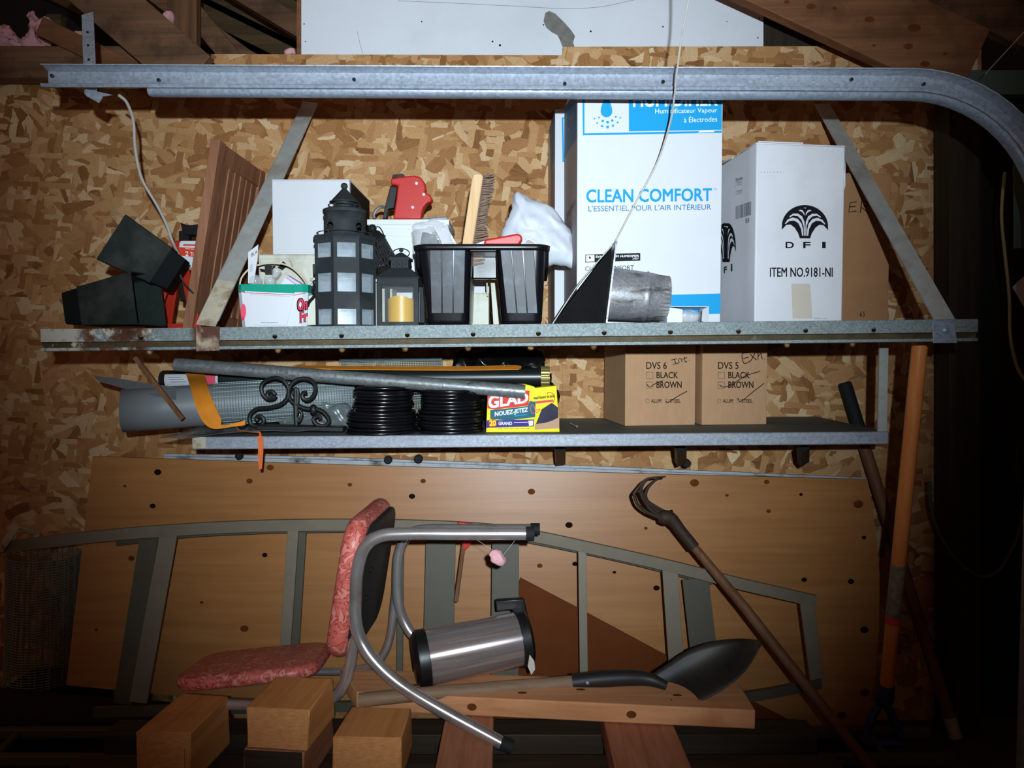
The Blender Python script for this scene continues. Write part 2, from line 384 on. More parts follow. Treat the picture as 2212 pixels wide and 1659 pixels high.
class MB:
    def __init__(s): s.v = []; s.f = []
    def add(s, vs, fs):
        b = len(s.v); s.v += [Vector(x) for x in vs]
        s.f += [tuple(b + i for i in q) for q in fs]; return s
    def box8(s, c):
        return s.add(c, [(0, 1, 2, 3), (7, 6, 5, 4), (0, 4, 5, 1), (1, 5, 6, 2), (2, 6, 7, 3), (3, 7, 4, 0)])
    def box(s, x0, x1, y0, y1, z0, z1, m=None):
        c = [Vector(p) for p in ((x0, y0, z0), (x1, y0, z0), (x1, y1, z0), (x0, y1, z0), (x0, y0, z1), (x1, y0, z1), (x1, y1, z1), (x0, y1, z1))]
        if m is not None: c = [m @ p for p in c]
        return s.box8(c)
    def ext(s, poly, vec):
        n = len(poly); vec = Vector(vec); poly = [Vector(p) for p in poly]
        fs = [tuple(range(n)), tuple(range(2 * n - 1, n - 1, -1))]
        fs += [(i, i + n, (i + 1) % n + n, (i + 1) % n) for i in range(n)]
        return s.add(poly + [p + vec for p in poly], fs)
    def bar(s, p0, p1, w, t, front=(0, -1, 0)):
        """rectangular bar from p0 to p1, w across, t deep along front"""
        p0 = Vector(p0); p1 = Vector(p1); a = (p1 - p0).normalized(); fr = Vector(front)
        sd = a.cross(fr).normalized(); nn = sd.cross(a).normalized()
        c = []
        for p in (p0, p1):
            for x, y in ((-1, -1), (1, -1), (1, 1), (-1, 1)):
                c.append(p + sd * (w / 2 * x) + nn * (t / 2 * y))
        return s.box8(c)
    def loft(s, rings, cap=True, closed=False):
        n = len(rings[0]); b = len(s.v)
        for r in rings: s.v += [Vector(p) for p in r]
        R = len(rings)
        for i in range(R if closed else R - 1):
            for j in range(n):
                k = (i + 1) % R
                s.f.append((b + i * n + j, b + i * n + (j + 1) % n, b + k * n + (j + 1) % n, b + k * n + j))
        if cap and not closed:
            s.f.append(tuple(b + j for j in range(n))[::-1]); s.f.append(tuple(b + (R - 1) * n + j for j in range(n)))
        return s
    def tube(s, pts, r, n=8, closed=False, cap=True):
        pts = [Vector(p) for p in pts]; N = len(pts); rings = []; pv = None
        for i, p in enumerate(pts):
            if closed: d = pts[(i + 1) % N] - pts[i - 1]
            else: d = pts[min(i + 1, N - 1)] - pts[max(i - 1, 0)]
            d.normalize()
            if pv is None:
                pv = d.orthogonal().normalized()
            pv = (pv - d * pv.dot(d)).normalized()
            q = d.cross(pv); rr = r[i] if isinstance(r, (list, tuple)) else r
            rings.append([p + (pv * cos(2 * pi * j / n) + q * sin(2 * pi * j / n)) * rr for j in range(n)])
        return s.loft(rings, cap, closed)
    def lathe(s, prof, m, n=24, cap=True):
        """prof = (radius, height) along local z of matrix m"""
        return s.loft([[m @ Vector((max(r, 1e-5) * cos(2 * pi * j / n), max(r, 1e-5) * sin(2 * pi * j / n), z)) for j in range(n)] for r, z in prof], cap)
    def ball(s, c, r, n=12, sq=(1, 1, 1)):
        m = Matrix.Translation(Vector(c)) @ Matrix.Diagonal((sq[0], sq[1], sq[2], 1))
        k = n // 2
        return s.lathe([(r * sin(pi * i / k), -r * cos(pi * i / k)) for i in range(k + 1)], m, n, False)
    def ribbon(s, pa, pb, th):
        """strip between two point rows, given thickness along its normal"""
        n = len(pa); pa = [Vector(p) for p in pa]; pb = [Vector(p) for p in pb]
        rings = []
        for i in range(n):
            a, b = pa[i], pb[i]; d = (pa[min(i + 1, n - 1)] - pa[max(i - 1, 0)])
            nn = d.cross(b - a).normalized() * th
            rings.append([a, b, b + nn, a + nn])
        return s.loft(rings)
    def pillow(s, poly, T, k=6, amp=.0, fr=20, dirn=(0, 1, 0), seed=0, power=.6):
        """closed cushion over a star-shaped outline; T thickness each way along dirn"""
        poly = [Vector(p) for p in poly]; c = sum(poly, Vector()) / len(poly); dn = Vector(dirn)
        rings = []; off = Vector((seed * 3.1, seed * 1.7, seed))
        for i in range(-k, k + 1):
            a = i / k * pi / 2
            sc = max(cos(a), .02) ** power; h = sin(a) * T
            rg = []
            for p in poly:
                q = c + (p - c) * sc + dn * h
                if amp: q += nvec(q * fr + off) * amp + nvec(q * fr * 2.7 + off) * amp * .5
                rg.append(q)
            rings.append(rg)
        return s.loft(rings)
    def build(s, name, mat, parent=None, local=False, smooth=False, bevel=0, seg=2, solid=0, label=None, kind=None, base=None, angle=38):
        me = bpy.data.meshes.new(name)
        vs = s.v
        if parent is not None and not local:
            inv = mat_of(parent).inverted(); vs = [inv @ p for p in vs]
        if parent is None and base is not None:
            vs = [p - Vector(base) for p in vs]
        me.from_pydata([tuple(p) for p in vs], [], s.f)
        bm = bmesh.new(); bm.from_mesh(me)
        bmesh.ops.remove_doubles(bm, verts=bm.verts, dist=1e-6)
        bmesh.ops.recalc_face_normals(bm, faces=bm.faces); bm.to_mesh(me); bm.free()
        if smooth:
            for p in me.polygons: p.use_smooth = True
            me.set_sharp_from_angle(angle=radians(angle))
        me.materials.append(MT[mat] if isinstance(mat, str) else mat)
        o = bpy.data.objects.new(name, me); COL.objects.link(o)
        if parent is not None: o.parent = parent
        elif base is not None: o.location = base
        if parent is None:
            MAT4[o.name] = Matrix.Translation(Vector(base or (0, 0, 0)))
        else:
            MAT4[o.name] = mat_of(parent).copy()
        if solid:
            md = o.modifiers.new('solid', 'SOLIDIFY'); md.thickness = solid; md.offset = 0
        if bevel:
            md = o.modifiers.new('bevel', 'BEVEL'); md.width = bevel; md.segments = seg; md.limit_method = 'ANGLE'; md.angle_limit = radians(38)
            for p in me.polygons: p.use_smooth = True
            me.set_sharp_from_angle(angle=radians(60))
        if label: o['label'] = label
        if kind: o['kind'] = kind
        return o

def curve_px(pts, Y, n=6):
    """smooth world curve through photo pixels; Y number or list"""
    return catmull([P(p[0], p[1], p[2] if len(p) > 2 else Y) for p in pts], n)

def on_plane(th, u, v, ax='y', val=0.0):
    """local point of thing th on its plane ax=val that lies behind pixel (u, v)"""
    inv = mat_of(th).inverted(); o, d = ray(u, v)
    o = inv @ o; d = inv.to_3x3() @ d
    i = 'xyz'.index(ax); t = (val - o[i]) / d[i]
    return o + d * t

DIM = {}; BODY = {}      # carton sizes; part that carries a thing's print
def carrier(th): return BODY.get(th.name, th)
def clampd(th, pts):
    if th.name in DIM:
        for p in pts:
            for i_, hi in enumerate(DIM[th.name]): p[i_] = min(max(p[i_], 0), hi)
    return pts

def decal(th, px, mat, ax='y', val=0.0, off=-.0006, name='print', label=None):
    i = 'xyz'.index(ax); pts = clampd(th, [on_plane(th, u, v, ax, val) for u, v in px])
    for p in pts: p[i] = val + off
    m = MB(); m.add(pts, [tuple(range(len(pts)))])
    return m.build(name, mat, carrier(th), local=True, label=label)

FONTCACHE = {}
def glyphs(s, bold=0.0):
    key = (s, bold)
    if key in FONTCACHE: return FONTCACHE[key]
    cu = bpy.data.curves.new('lettering', 'FONT'); cu.body = s; cu.offset = bold; cu.resolution_u = 3
    o = bpy.data.objects.new('lettering_tmp', cu); COL.objects.link(o)
    dg = bpy.context.evaluated_depsgraph_get()
    me = bpy.data.meshes.new_from_object(o.evaluated_get(dg))
    vs = [v.co.copy() for v in me.vertices]; fs = [tuple(p.vertices) for p in me.polygons]
    x0 = min(v.x for v in vs); x1 = max(v.x for v in vs); y0 = min(v.y for v in vs); y1 = max(v.y for v in vs)
    vs = [((v.x - x0) / (x1 - x0), (v.y - y0) / (y1 - y0)) for v in vs]
    bpy.data.objects.remove(o); bpy.data.curves.remove(cu); bpy.data.meshes.remove(me)
    FONTCACHE[key] = (vs, fs); return vs, fs

def text(th, s, q, mat, ax='y', val=0.0, off=-.0011, bold=0.0, name='lettering'):
    """lettering fitted into pixel quad q (u0,v0,u1,v1 or BL,BR,TR,TL) on a plane of th"""
    if len(q) == 4 and not isinstance(q[0], (tuple, list)):
        u0, v0, u1, v1 = q; q = [(u0, v1), (u1, v1), (u1, v0), (u0, v0)]
    c = [on_plane(th, u, v, ax, val) for u, v in q]
    i = 'xyz'.index(ax)
    for p in c: p[i] = val + off
    vs, fs = glyphs(s)
    ar = (c[1] - c[0]).length / max((c[3] - c[0]).length, 1e-6)
    m = MB()
    nn_ = Vector((0, 0, 0)); nn_[i] = -.00012 if off < 0 else .00012
    for q_, (dx, dy) in enumerate(((0, 0),) if not bold else ((-1, -1), (1, -1), (-1, 1), (1, 1), (0, 0))):
        bx, by = dx * bold * 1.1 / ar, dy * bold * 1.1
        m.add([(c[0] * (1 - x) + c[1] * x) * (1 - y) + (c[3] * (1 - x) + c[2] * x) * y + nn_ * q_ for x, y in [(p + bx, q + by) for p, q in vs]], fs)
    return m.build(name, mat, carrier(th), local=True)

def stroke(th, px, w, mat, ax='y', val=0.0, off=-.0012, name='pen_mark', smooth=True):
    """a pen stroke of w metres on a plane of th"""
    i = 'xyz'.index(ax); pts = [on_plane(th, u, v, ax, val) for u, v in px]
    for p in pts: p[i] = val + off
    if smooth and len(pts) > 2: pts = catmull(pts, 5)
    nn = Vector((0, 0, 0)); nn[i] = 1
    a, b = [], []
    for j, p in enumerate(pts):
        d = (pts[min(j + 1, len(pts) - 1)] - pts[max(j - 1, 0)]).normalized(); s_ = d.cross(nn) * (w / 2)
        a.append(p + s_); b.append(p - s_)
    m = MB(); N = len(a); m.add(a + b, [(j, j + 1, N + j + 1, N + j) for j in range(N - 1)])
    return m.build(name, mat, carrier(th), local=True)

def rrect(cx, cy, w, d, r, n=4):
    """rounded rectangle outline in x-y"""
    out = []
    for qx, qy, a0 in ((1, 1, 0), (-1, 1, pi / 2), (-1, -1, pi), (1, -1, 3 * pi / 2)):
        for i in range(n + 1):
            a = a0 + pi / 2 * i / n
            out.append((cx + qx * (w / 2 - r) + r * cos(a), cy + qy * (d / 2 - r) + r * sin(a)))
    return out

def axis_matrix(p0, p1):
    """matrix with origin p0 and local z towards p1"""
    p0 = Vector(p0); d = (Vector(p1) - p0).normalized()
    return Matrix.Translation(p0) @ d.to_track_quat('Z', 'Y').to_matrix().to_4x4()
# ------------------------------------------------------------------ the setting
YW, YS, YL = 2.55, 1.80, 2.05       # back wall, upper shelf front, lower shelf front
_a, _b = P(88, 712, YS), P(2112, 690, YS)
def zs(x):  # upper shelf board surface
    return _a.z + (_b.z - _a.z) * (x - _a.x) / (_b.x - _a.x) - .0035
_c, _d2 = P(414, 944, YL), P(1920, 932.5, YL)
def zl(x):  # lower shelf board surface
    return _c.z + (_d2.z - _c.z) * (x - _c.x) / (_d2.x - _c.x) - .001
TILT = -atan2(_b.z - _a.z, _b.x - _a.x)

m = MB(); m.box(-3.2, 3.0, -1.2, 4.2, -.06, 0)
tag(m.build('floor', 'concrete'), kind='structure')

wall = thing('wall_back', 'oriented strand board wall behind the shelves', 'wall', (0, YW, 0), kind='structure')
def sheet(px, mat='osb', th=.011, Y=YW, name='strand_board_sheet', par=None, **k):
    m = MB(); m.ext([P(u, v, Y) for u, v in px], (0, th, 0))
    return m.build(name, mat, par or wall, **k)
sheet([(-300, 2000), (-300, 178), (452, 178), (456, 117), (1215.4, 119), (1215.4, 2000)])
sheet([(1215.6, 2000), (1215.6, 101), (2120, 99), (2120, 250), (2026, 270), (2021, 420), (2030, 700), (2026, 2000)])
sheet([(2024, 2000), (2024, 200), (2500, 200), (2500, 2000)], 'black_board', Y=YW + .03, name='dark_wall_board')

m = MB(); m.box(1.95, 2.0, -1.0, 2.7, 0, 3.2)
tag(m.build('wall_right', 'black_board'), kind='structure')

# attic void behind the wall top
attic = thing('roof_attic', 'dark roof boards in the attic void', 'roof', P(500, 40, 3.4), kind='structure')
for i in range(7):
    u0 = 150 + i * 105
    m = MB(); m.bar(P(u0 - 260, -140, 3.45), P(u0 + 330, 150, 3.45), .12, .02)
    m.build('roof_deck_board', 'roofdeck', attic)
for (u0, v0, u1, v1) in ((445, -60, 760, 130), (300, -40, 560, 150)):
    m = MB(); m.bar(P(u0, v0, 3.1), P(u1, v1, 3.1), .075, .05); m.build('roof_rafter', 'joist', attic)
m = MB(); m.box(-3.2, 3.0, 3.75, 3.8, 0, 3.6); m.build('attic_end_board', 'black_board', attic)

# white panel above the strand board
wp = thing('wall_upper', 'white chipped melamine panel above the strand board', 'wall panel', P(650, 125, YW + .03), kind='structure')
sheet([(650, 140), (650, -120), (1649, -120), (1649, 140)], 'white_board', .012, YW + .03, 'white_panel', wp)
sheet([(641, 140), (641, -120), (650, -120), (650, 140)], 'rafter', .03, YW + .025, 'panel_edge_stud', wp)
chip = [(1178, 28), (1186, 24), (1200, 30), (1212, 42), (1222, 52), (1234, 66), (1242, 78), (1238, 92), (1242, 106), (1228, 109), (1216, 104), (1210, 88), (1204, 76), (1192, 70), (1180, 60), (1174, 46)]
decal(wp, chip, 'hole_grey', 'y', 0, -.001, 'chipped_patch', 'grey chipped patch in the white surface')
for (u, v, r) in ((911, 47, 1.6), (1064, 90, 2), (1080, 98, 2.5), (1276, 68, 2.2), (1432, 58, 1.8), (657, 52, 1.6), (1640, 40, 1.6), (1637, 82, 1.6), (1174, 54, 1.6), (1570, 47, 1.2), (660, 90, 1.2)):
    decal(wp, [(u + r * cos(a), v + r * sin(a)) for a in [i * pi / 4 for i in range(8)]], 'black_ink', 'y', 0, -.001, 'nail_mark')
stroke(wp, [(860, 2), (1000, 8), (1120, 14), (1200, 18), (1290, 16), (1370, 0)], .0012, 'grey_ink', 'y', 0, -.001, 'scuff_line')
stroke(wp, [(772, 68), (778, 96), (784, 116)], .001, 'grey_ink', 'y', 0, -.001, 'scuff_line')

# timbers at the top
def timber(name, label, p0, p1, w, t, mat, cat='beam'):
    m = MB(); m.bar(p0, p1, w, t); b = (Vector(p0) + Vector(p1)) / 2
    o = m.build(name, mat, base=b, bevel=.003); tag(o, label, cat); return o
# orient grain: bars are built in world axes, grain follows x
timber('ceiling_tie_beam', 'dark horizontal tie beam at the upper left behind the rail end', P(-260, 141, 2.5), P(306, 141, 2.5), .1, .06, 'joist')
timber('truss_web', 'broad brown truss board slanting down behind the rail, upper left', P(160, -62, 2.40), P(424, 168, 2.40), .155, .04, 'joist')
timber('truss_web', 'narrow dark brace slanting beneath the broad truss board, upper left', P(92, 60, 2.47), P(330, 176, 2.47), .06, .04, 'rafter')
timber('attic_stud', 'upright brown stud beside the slanting truss board', P(398, -60, 2.72), P(398, 170, 2.72), .1, .04, 'joist_z', 'stud')
timber('attic_brace', 'dark thin brace crossing behind the upright attic stud', P(380, -20, 2.85), P(520, 150, 2.85), .07, .03, 'joist')
timber('attic_stud', 'short pale stud end among the pink insulation', P(122, 35, 2.66), P(122, 150, 2.66), .05, .04, 'roofdeck', 'stud')
timber('rafter', 'wide knotty brown rafter slanting across the upper right corner', P(1540, -114, 2.38), P(2096, 143, 2.38), .225, .045, 'rafter', 'rafter')
timber('rafter', 'dark rafter above the knotty one in the upper right corner', P(1800, -130, 2.50), P(2330, 120, 2.50), .12, .04, 'joist', 'rafter')
timber('wall_plate', 'dark timber between white panel and knotty rafter', P(1640, 55, 2.62), P(2050, 75, 2.62), .16, .03, 'dark_timber', 'beam')
timber('header_beam', 'pale green painted header board behind the rail bend', P(2010, 182, 2.44), P(2420, 182, 2.44), .075, .04, 'pale_green')
timber('corner_post', 'dark weathered upright post right of the strand board', P(2068, 205, 2.47), P(2068, 1700, 2.47), .1, .09, 'dark_timber', 'post')
_rf = bpy.data.objects['rafter']
for (u, v, r) in ((1752, 14, 8), (1802, 18, 4), (1878, 42, 8), (1975, 60, 11), (1962, 100, 8), (1700, 4, 5), (1888, 98, 3), (2042, 116, 4), (1998, 138, 8)):
    m = MB(); m.add([P(u + r * 1.3 * cos(2 * pi * i / 12), v + r * .8 * sin(2 * pi * i / 12), 2.3565) for i in range(12)], [tuple(range(12))])
    inv = Matrix.Translation(_rf.location).inverted(); m.v = [inv @ p for p in m.v]
    m.build('knot', 'knot', _rf, local=True)

# pink insulation tufts
def tuft(label, px, Y, T, seed, amp=.018):
    pts = catmull([P(u, v, Y) for u, v in px], 6, True)
    m = MB(); m.pillow(pts, T, 8, amp, 48, seed=seed)
    b = sum(pts, Vector()) / len(pts)
    tag(m.build('insulation_tuft', 'pink', base=b, smooth=True, angle=80), label, 'insulation', 'pink insulation tufts in the attic')
tuft('tall pink insulation tuft beside the pale stud, upper left', [(64, 30), (75, 34), (84, 48), (106, 44), (108, 80), (100, 106), (58, 104), (66, 80), (72, 60)], 2.6, .03, 1)
tuft('greyish pink insulation lump at the left frame edge', [(-40, 60), (10, 58), (34, 80), (44, 94), (46, 108), (-40, 110)], 2.6, .04, 2)
tuft('small pink insulation tuft behind the galvanised hanger strap', [(164, 78), (178, 72), (186, 95), (180, 112), (160, 108)], 2.58, .02, 3)
tuft('pink insulation tuft against the upright attic stud', [(350, 38), (360, 24), (372, 28), (374, 60), (362, 58)], 2.69, .02, 4, .006)
tuft('tiny pink insulation tuft at the white panel lower corner', [(614, 110), (622, 104), (636, 108), (638, 118), (616, 118)], 2.58, .012, 5, .005)

# ------------------------------------------------------------------ garage door rail
YR = 1.85
rail = thing('door_rail', 'long galvanised garage door rail bending down at the right', 'rail', P(1106, 200, YR))
R0 = P(100, 168, YR); R1 = P(1962, 177, YR)
along = (R1 - R0).normalized(); upn = Vector((-along.z, 0, along.x))
path = [(R0, upn)]
for i in range(1, 12): path.append((R0.lerp(R1, i / 11), upn))
RB = .35; cen = R1 - upn * RB
for i in range(1, 15):
    a = pi / 2 * i / 14
    nn = upn * cos(a) + along * sin(a); path.append((cen + nn * RB, nn))
path.append((path[-1][0] + Vector((0, 0, .02 - path[-1][0].z)), path[-1][1]))
def sweep(prof, lo=0, hi=None):
    m = MB(); rings = []
    for p, nn in path[lo:hi]:
        rings.append([p + nn * n_ + Vector((0, y_, 0)) for n_, y_ in prof])
    m.loft(rings); return m
def shell(pr, t):
    """thicken an open profile polyline"""
    out = []
    for i, (a, b) in enumerate(pr):
        q0 = pr[max(i - 1, 0)]; q1 = pr[min(i + 1, len(pr) - 1)]
        d = Vector((q1[0] - q0[0], q1[1] - q0[1])).normalized()
        out.append((a - d.y * t, b + d.x * t))
    return pr + out[::-1]
web = [(.026, -.022), (.029, -.014), (.024, -.004), (.02, .008), (-.012, .008), (-.019, .004), (-.023, -.006), (-.029, -.012), (-.03, -.02), (-.024, -.024)]
web = [(a_ * .86, b_) for a_, b_ in web]
sweep(shell(web, -.0022)).build('track', 'galv', rail, smooth=True, angle=50)
lip = [(-.030, -.006), (-.033, -.02), (-.038, -.024), (-.047, -.022), (-.052, -.014), (-.05, .004)]
path2 = path[:]; path = [(R0.lerp(R1, .122), upn)] + path[2:27]
lip = [(a_ * .86, b_) for a_, b_ in lip]
sweep(shell(lip, -.002)).build('stiffener_strip', 'galv_strip', rail, smooth=True, angle=50)
path = path2
for (u, v) in ((113, 164), (343, 173), (765, 172), (1220, 181), (1432, 177), (1839, 172), (1995, 182)):
    c = P(u, v, YR + .005); mm = Matrix.Translation(c) @ Matrix.Rotation(pi / 2, 4, 'X')
    m = MB(); m.lathe([(.0042, -.002), (.0042, .003), (.002, .0045)], mm, 10); m.build('rivet', 'black_metal', rail)
# hanger at the left end
hg = thing('rail_hanger', 'perforated galvanised hanger strap holding the rail left end', 'hanger', P(195, 200, YR))
m = MB(); m.bar(P(189, 30, 2.0), P(196, 200, YR + .03), .03, .003); m.build('strap', 'galv', hg)
for t in (.25, .42, .6):
    c = P(189, 30, 2.0).lerp(P(196, 200, YR + .03), t); c.y -= .003
    m = MB(); m.lathe([(.003, -.001), (.003, .001)], Matrix.Translation(c) @ Matrix.Rotation(pi / 2, 4, 'X'), 8); m.build('strap_hole', 'black_ink', hg)
m = MB(); m.ext([P(184, 192, YR + .02), P(243, 205, YR + .02), P(222, 208, YR + .02), (P(213, 222, YR + .02)), P(186, 207, YR + .02)], (0, .003, 0)); m.build('foot_plate', 'galv', hg)

# ------------------------------------------------------------------ upper shelf
sh = thing('upper_shelf', 'upper shelf with rust-stained punched steel front channel on braces', 'shelf', _a, (0, TILT, 0))
L = (_b - _a).length; H = .0495
holes = []
for u in (305, 594, 738, 880, 1022, 1163, 1305, 1448, 1595, 1740, 1887):
    v = 734 + (715.5 - 734) * (u - 305) / (1887 - 305)
    p = on_plane(sh, u, v); holes.append((p.x, max(p.z, -.0218)))
zt, zb = 0.0, -.0292
m = MB(); x = 0
def quad(x0, x1, z0, z1): m.add([(x0, 0, z0), (x1, 0, z0), (x1, 0, z1), (x0, 0, z1)], [(0, 1, 2, 3)])
for hx, hz in holes:
    hr = .0058; hs = .0072
    quad(x, hx - hs, zb, zt)
    quad(hx - hs, hx + hs, zb, hz - hs) if hz - hs > zb + 1e-4 else None
    quad(hx - hs, hx + hs, hz + hs, zt)
    zlow = max(hz - hs, zb)
    ri = [(hx + hr * cos(2 * pi * i / 16), 0, hz + hr * sin(2 * pi * i / 16)) for i in range(16)]
    ro = []
    for i in range(16):
        cx, cz = cos(2 * pi * i / 16), sin(2 * pi * i / 16); k = max(abs(cx), abs(cz))
        ro.append((hx + hs * cx / k, 0, max(hz + hs * cz / k, zlow)))
    m.add(ri + ro, [(i, (i + 1) % 16, 16 + (i + 1) % 16, 16 + i) for i in range(16)])
    x = hx + hs
quad(x, L, zb, zt)
m.add([(0, 0, zt), (L, 0, zt), (L, .045, zt), (0, .045, zt)], [(0, 1, 2, 3)])
m.build('front_channel', 'channel', sh, local=True, solid=.0025)
m = MB()
prof = [(0, -.0292), (.006, -.0308), (.006, -.0435)]; prof2 = [(.006, -.0435), (-.001, -.0445), (-.001, -.0495), (.004, -.0505), (.03, -.0505)]
for (y0, z0), (y1, z1) in zip(prof, prof[1:]):
    m.add([(0, y0, z0), (L, y0, z0), (L, y1, z1), (0, y1, z1)], [(0, 1, 2, 3)])
m.build('channel_recess', 'channel_lip', sh, local=True, solid=.002)
m = MB()
for (y0, z0), (y1, z1) in zip(prof2, prof2[1:]):
    m.add([(0, y0, z0), (L, y0, z0), (L, y1, z1), (0, y1, z1)], [(0, 1, 2, 3)])
m.build('channel_lip', 'channel', sh, local=True, solid=.002)
m = MB(); m.box(.02, L - .02, .004, YW - YS - .012, -.0035 - .016, -.0035); m.build('shelf_board', 'shelf_board', sh, local=True, bevel=.001)
# braces up to the wall
def brace(px0, px1, w, mat, label, s_):
    a, b = P(*px0), P(*px1); t = thing('shelf_brace', label, 'brace', a)
    m = MB(); m.bar(a, b, w, .004); m.build('face_plate', mat, t)
    m = MB(); off = Vector((s_ * .022, .012, 0)); m.bar(a + off, b + off, .024, .003, front=(1, 0, .2)); m.build('side_flange', mat, t)
    return a, b, t
aL, bL, tL = brace((452, 690, YS + .012), (672, 222, YW - .03), .045, 'steel_grey', 'grey steel shelf brace with cream painted foot, left of the white flap carton', -1)
aR, bR, tR = brace((2040, 690, YS + .012), (1776, 226, YW - .03), .048, 'steel_grey', 'grey steel shelf brace right of the DFI carton', 1)
m = MB(); d = (bL - aL); m.bar(aL - d * .02 + Vector((0, -.004, 0)), aL + d * .135 + Vector((0, -.004, 0)), .046, .002); m.build('painted_foot', 'cream_steel', tL, label='cream painted foot of the left brace')
# end bracket on the right
m = MB(); m.ext([P(2014, 694, YS - .004), P(2062, 689, YS - .004), P(2068, 741, YS - .004), P(2016, 741, YS - .004)], (0, .003, 0)); m.build('end_bracket', 'galv_strip', sh, bevel=.001)
m = MB(); m.lathe([(.009, 0), (.009, .003), (.006, .006), (.001, .0075)], Matrix.Translation(P(2041, 713, YS - .004)) @ Matrix.Rotation(pi / 2, 4, 'X'), 14); m.build('bolt', 'galv_strip', sh, smooth=True)
# splice strap over the rusty joint
m = MB(); m.ext([P(424, 706, YS - .003), P(474, 705, YS - .003), P(474, 757, YS - .003), P(424, 759, YS - .003)], (0, .002, 0))
MT['rust'] = plain('flaking_rust', C(78, 46, 30), .85, 0, .35, 45, .6, dirt=C(178, 160, 136))
m.build('joint_strap', 'rust', sh, label='rusted strap over the channel joint')

# ------------------------------------------------------------------ lower shelf
lt = -atan2(_d2.z - _c.z, _d2.x - _c.x)
ls = thing('lower_shelf', 'lower shelf with plain grey steel front lip', 'shelf', _c, (0, lt, 0))
L2 = (_d2 - _c).length
m = MB(); m.box(0, L2, 0, .012, -.034, 0); m.build('front_lip', 'shelf_lip', ls, local=True, bevel=.003)
m = MB(); m.box(.005, L2, .012, YW - YL - .012, -.02, -.001); m.build('shelf_board', 'shelf_board', ls, local=True)
for u in (1210, 1470, 1735):
    a = P(u, 968, YL + .2); b = P(u, 998, YL + .30)
    m = MB(); m.bar(a, b, .03, .02); m.build('under_brace', 'black_metal', ls)
m = MB(); m.bar(P(1909, 728, 2.072), Vector((P(1909, 728, 2.072).x, 2.072, zl(1.0))), .024, .006); o = m.build('shelf_upright', 'steel_grey', base=P(1910, 930, 2.072)); tag(o, 'grey steel upright at the lower shelf right end', 'upright')
m = MB(); m.bar(P(416, 956, YL - .001), P(445, 956, YL - .001), .03, .002); m.build('paint_chip', 'cream_steel', ls, label='pale chipped end of the lip')
# ------------------------------------------------------------------ things on the upper shelf
def carton(name, label, x0, y0, ang, w, d, h, z0, mat, cat='box', flaps=True, tape=None, group=None, bevel=.0015, lean=None):
    """cardboard carton; local origin at the front left bottom corner, front face on y = 0"""
    t = thing(name, label, cat, (x0, y0, z0), (0, 0, ang), group); DIM[t.name] = (w, d, h)
    m = MB(); m.box(0, w, 0, d, 0, h); BODY[t.name] = m.build('carton_body', mat, t, local=True, bevel=bevel)
    if flaps:
        for k, (a, b) in enumerate(((.001, d / 2 - .001), (d / 2 + .001, d - .001))):
            m = MB(); m.box(.001, w - .001, a, b, h, h + .003); m.build('flap', mat, t, local=True)
    if tape:
        m = MB(); m.box(w / 2 - .022, w / 2 + .022, -.0008, .0002, h - tape, h + .0035); m.box(w / 2 - .022, w / 2 + .022, -.0008, d, h + .003, h + .0038)
        m.build('packing_tape', 'tape', t, local=True)
    return t

# --- humidifier carton
YH = 1.947
x0 = P(1246, 600, YH).x; zb0 = zs(x0) + .001
xr = P(1560, 600, YH).x
hb = carton('humidifier_carton', 'tall white carton with blue band lettered CLEAN COMFORT, directly under the rail', x0, YH, radians(2), (xr - x0) / cos(radians(2)), .305, ZC + .70 - zb0, zb0, 'white_card')
decal(hb, [(1258, 205), (1262.5, 205), (1262.5, 288.2), (1559, 282.5), (1559, 287), (1259, 292.5)], 'cyan', name='printed_frame')
decal(hb, [(1358, 175), (1559, 171), (1559, 280.5), (1358.5, 284)], 'cyan', name='printed_band')
decal(hb, [(1512, 283), (1545, 282), (1541, 285.5), (1507, 286.5)], 'white_ink', off=-.0012, name='printed_slash')
text(hb, 'HUMIDIFIER', [(1368, 231), (1549, 228), (1549, 198), (1368, 201)], 'white_ink', bold=.03)
text(hb, 'Humidificateur Vapeur', [(1415, 249), (1549, 246), (1549, 233), (1415, 235)], 'white_ink')
text(hb, 'à Électrodes', [(1477, 265), (1549, 263), (1549, 249), (1477, 251)], 'white_ink')
drop = [(1310 + 12.6 * sin(a) * (1 if cos(a) < 0 else (1 - .42 * cos(a) ** 1.5)), 240.5 - 13 * cos(a) * (2.4 if cos(a) > 0 else 1)) for a in [i * pi / 14 for i in range(28)]]
decal(hb, drop, 'cyan', name='printed_drop')
for (u, v, r) in ((1284, 256.5, 1.8), (1294, 254, 2.1), (1330, 252.5, 2.1), (1340, 254.5, 1.8), (1302, 261.5, 2.8), (1312.5, 264, 3.2), (1322.5, 260.5, 2.8), (1290, 266, 2), (1334, 264.5, 2.1), (1300.5, 272.5, 2.6), (1312.5, 274.5, 3.2), (1324, 271.5, 2.6)):
    decal(hb, [(u + r * cos(i * pi / 5), v + r * sin(i * pi / 5)) for i in range(10)], 'cyan', name='printed_dot')
text(hb, 'CLEAN COMFORT', [(1267, 437.5), (1537, 434), (1537, 407), (1267, 410)], 'cyan', bold=.022)
text(hb, "L'ESSENTIEL POUR L'AIR INTÉRIEUR", [(1271, 457), (1536, 453), (1536, 438.5), (1271, 442)], 'cyan_dark')
text(hb, 'TM', (1541, 407, 1548, 411), 'grey_ink')
decal(hb, [(1264.5, 550), (1383, 546.5), (1383, 563), (1264.5, 567)], 'black_ink', name='printed_strip')
decal(hb, [(1266, 551.5), (1284, 551), (1284, 565), (1266, 565.5)], 'white_ink', off=-.0011, name='printed_icon')
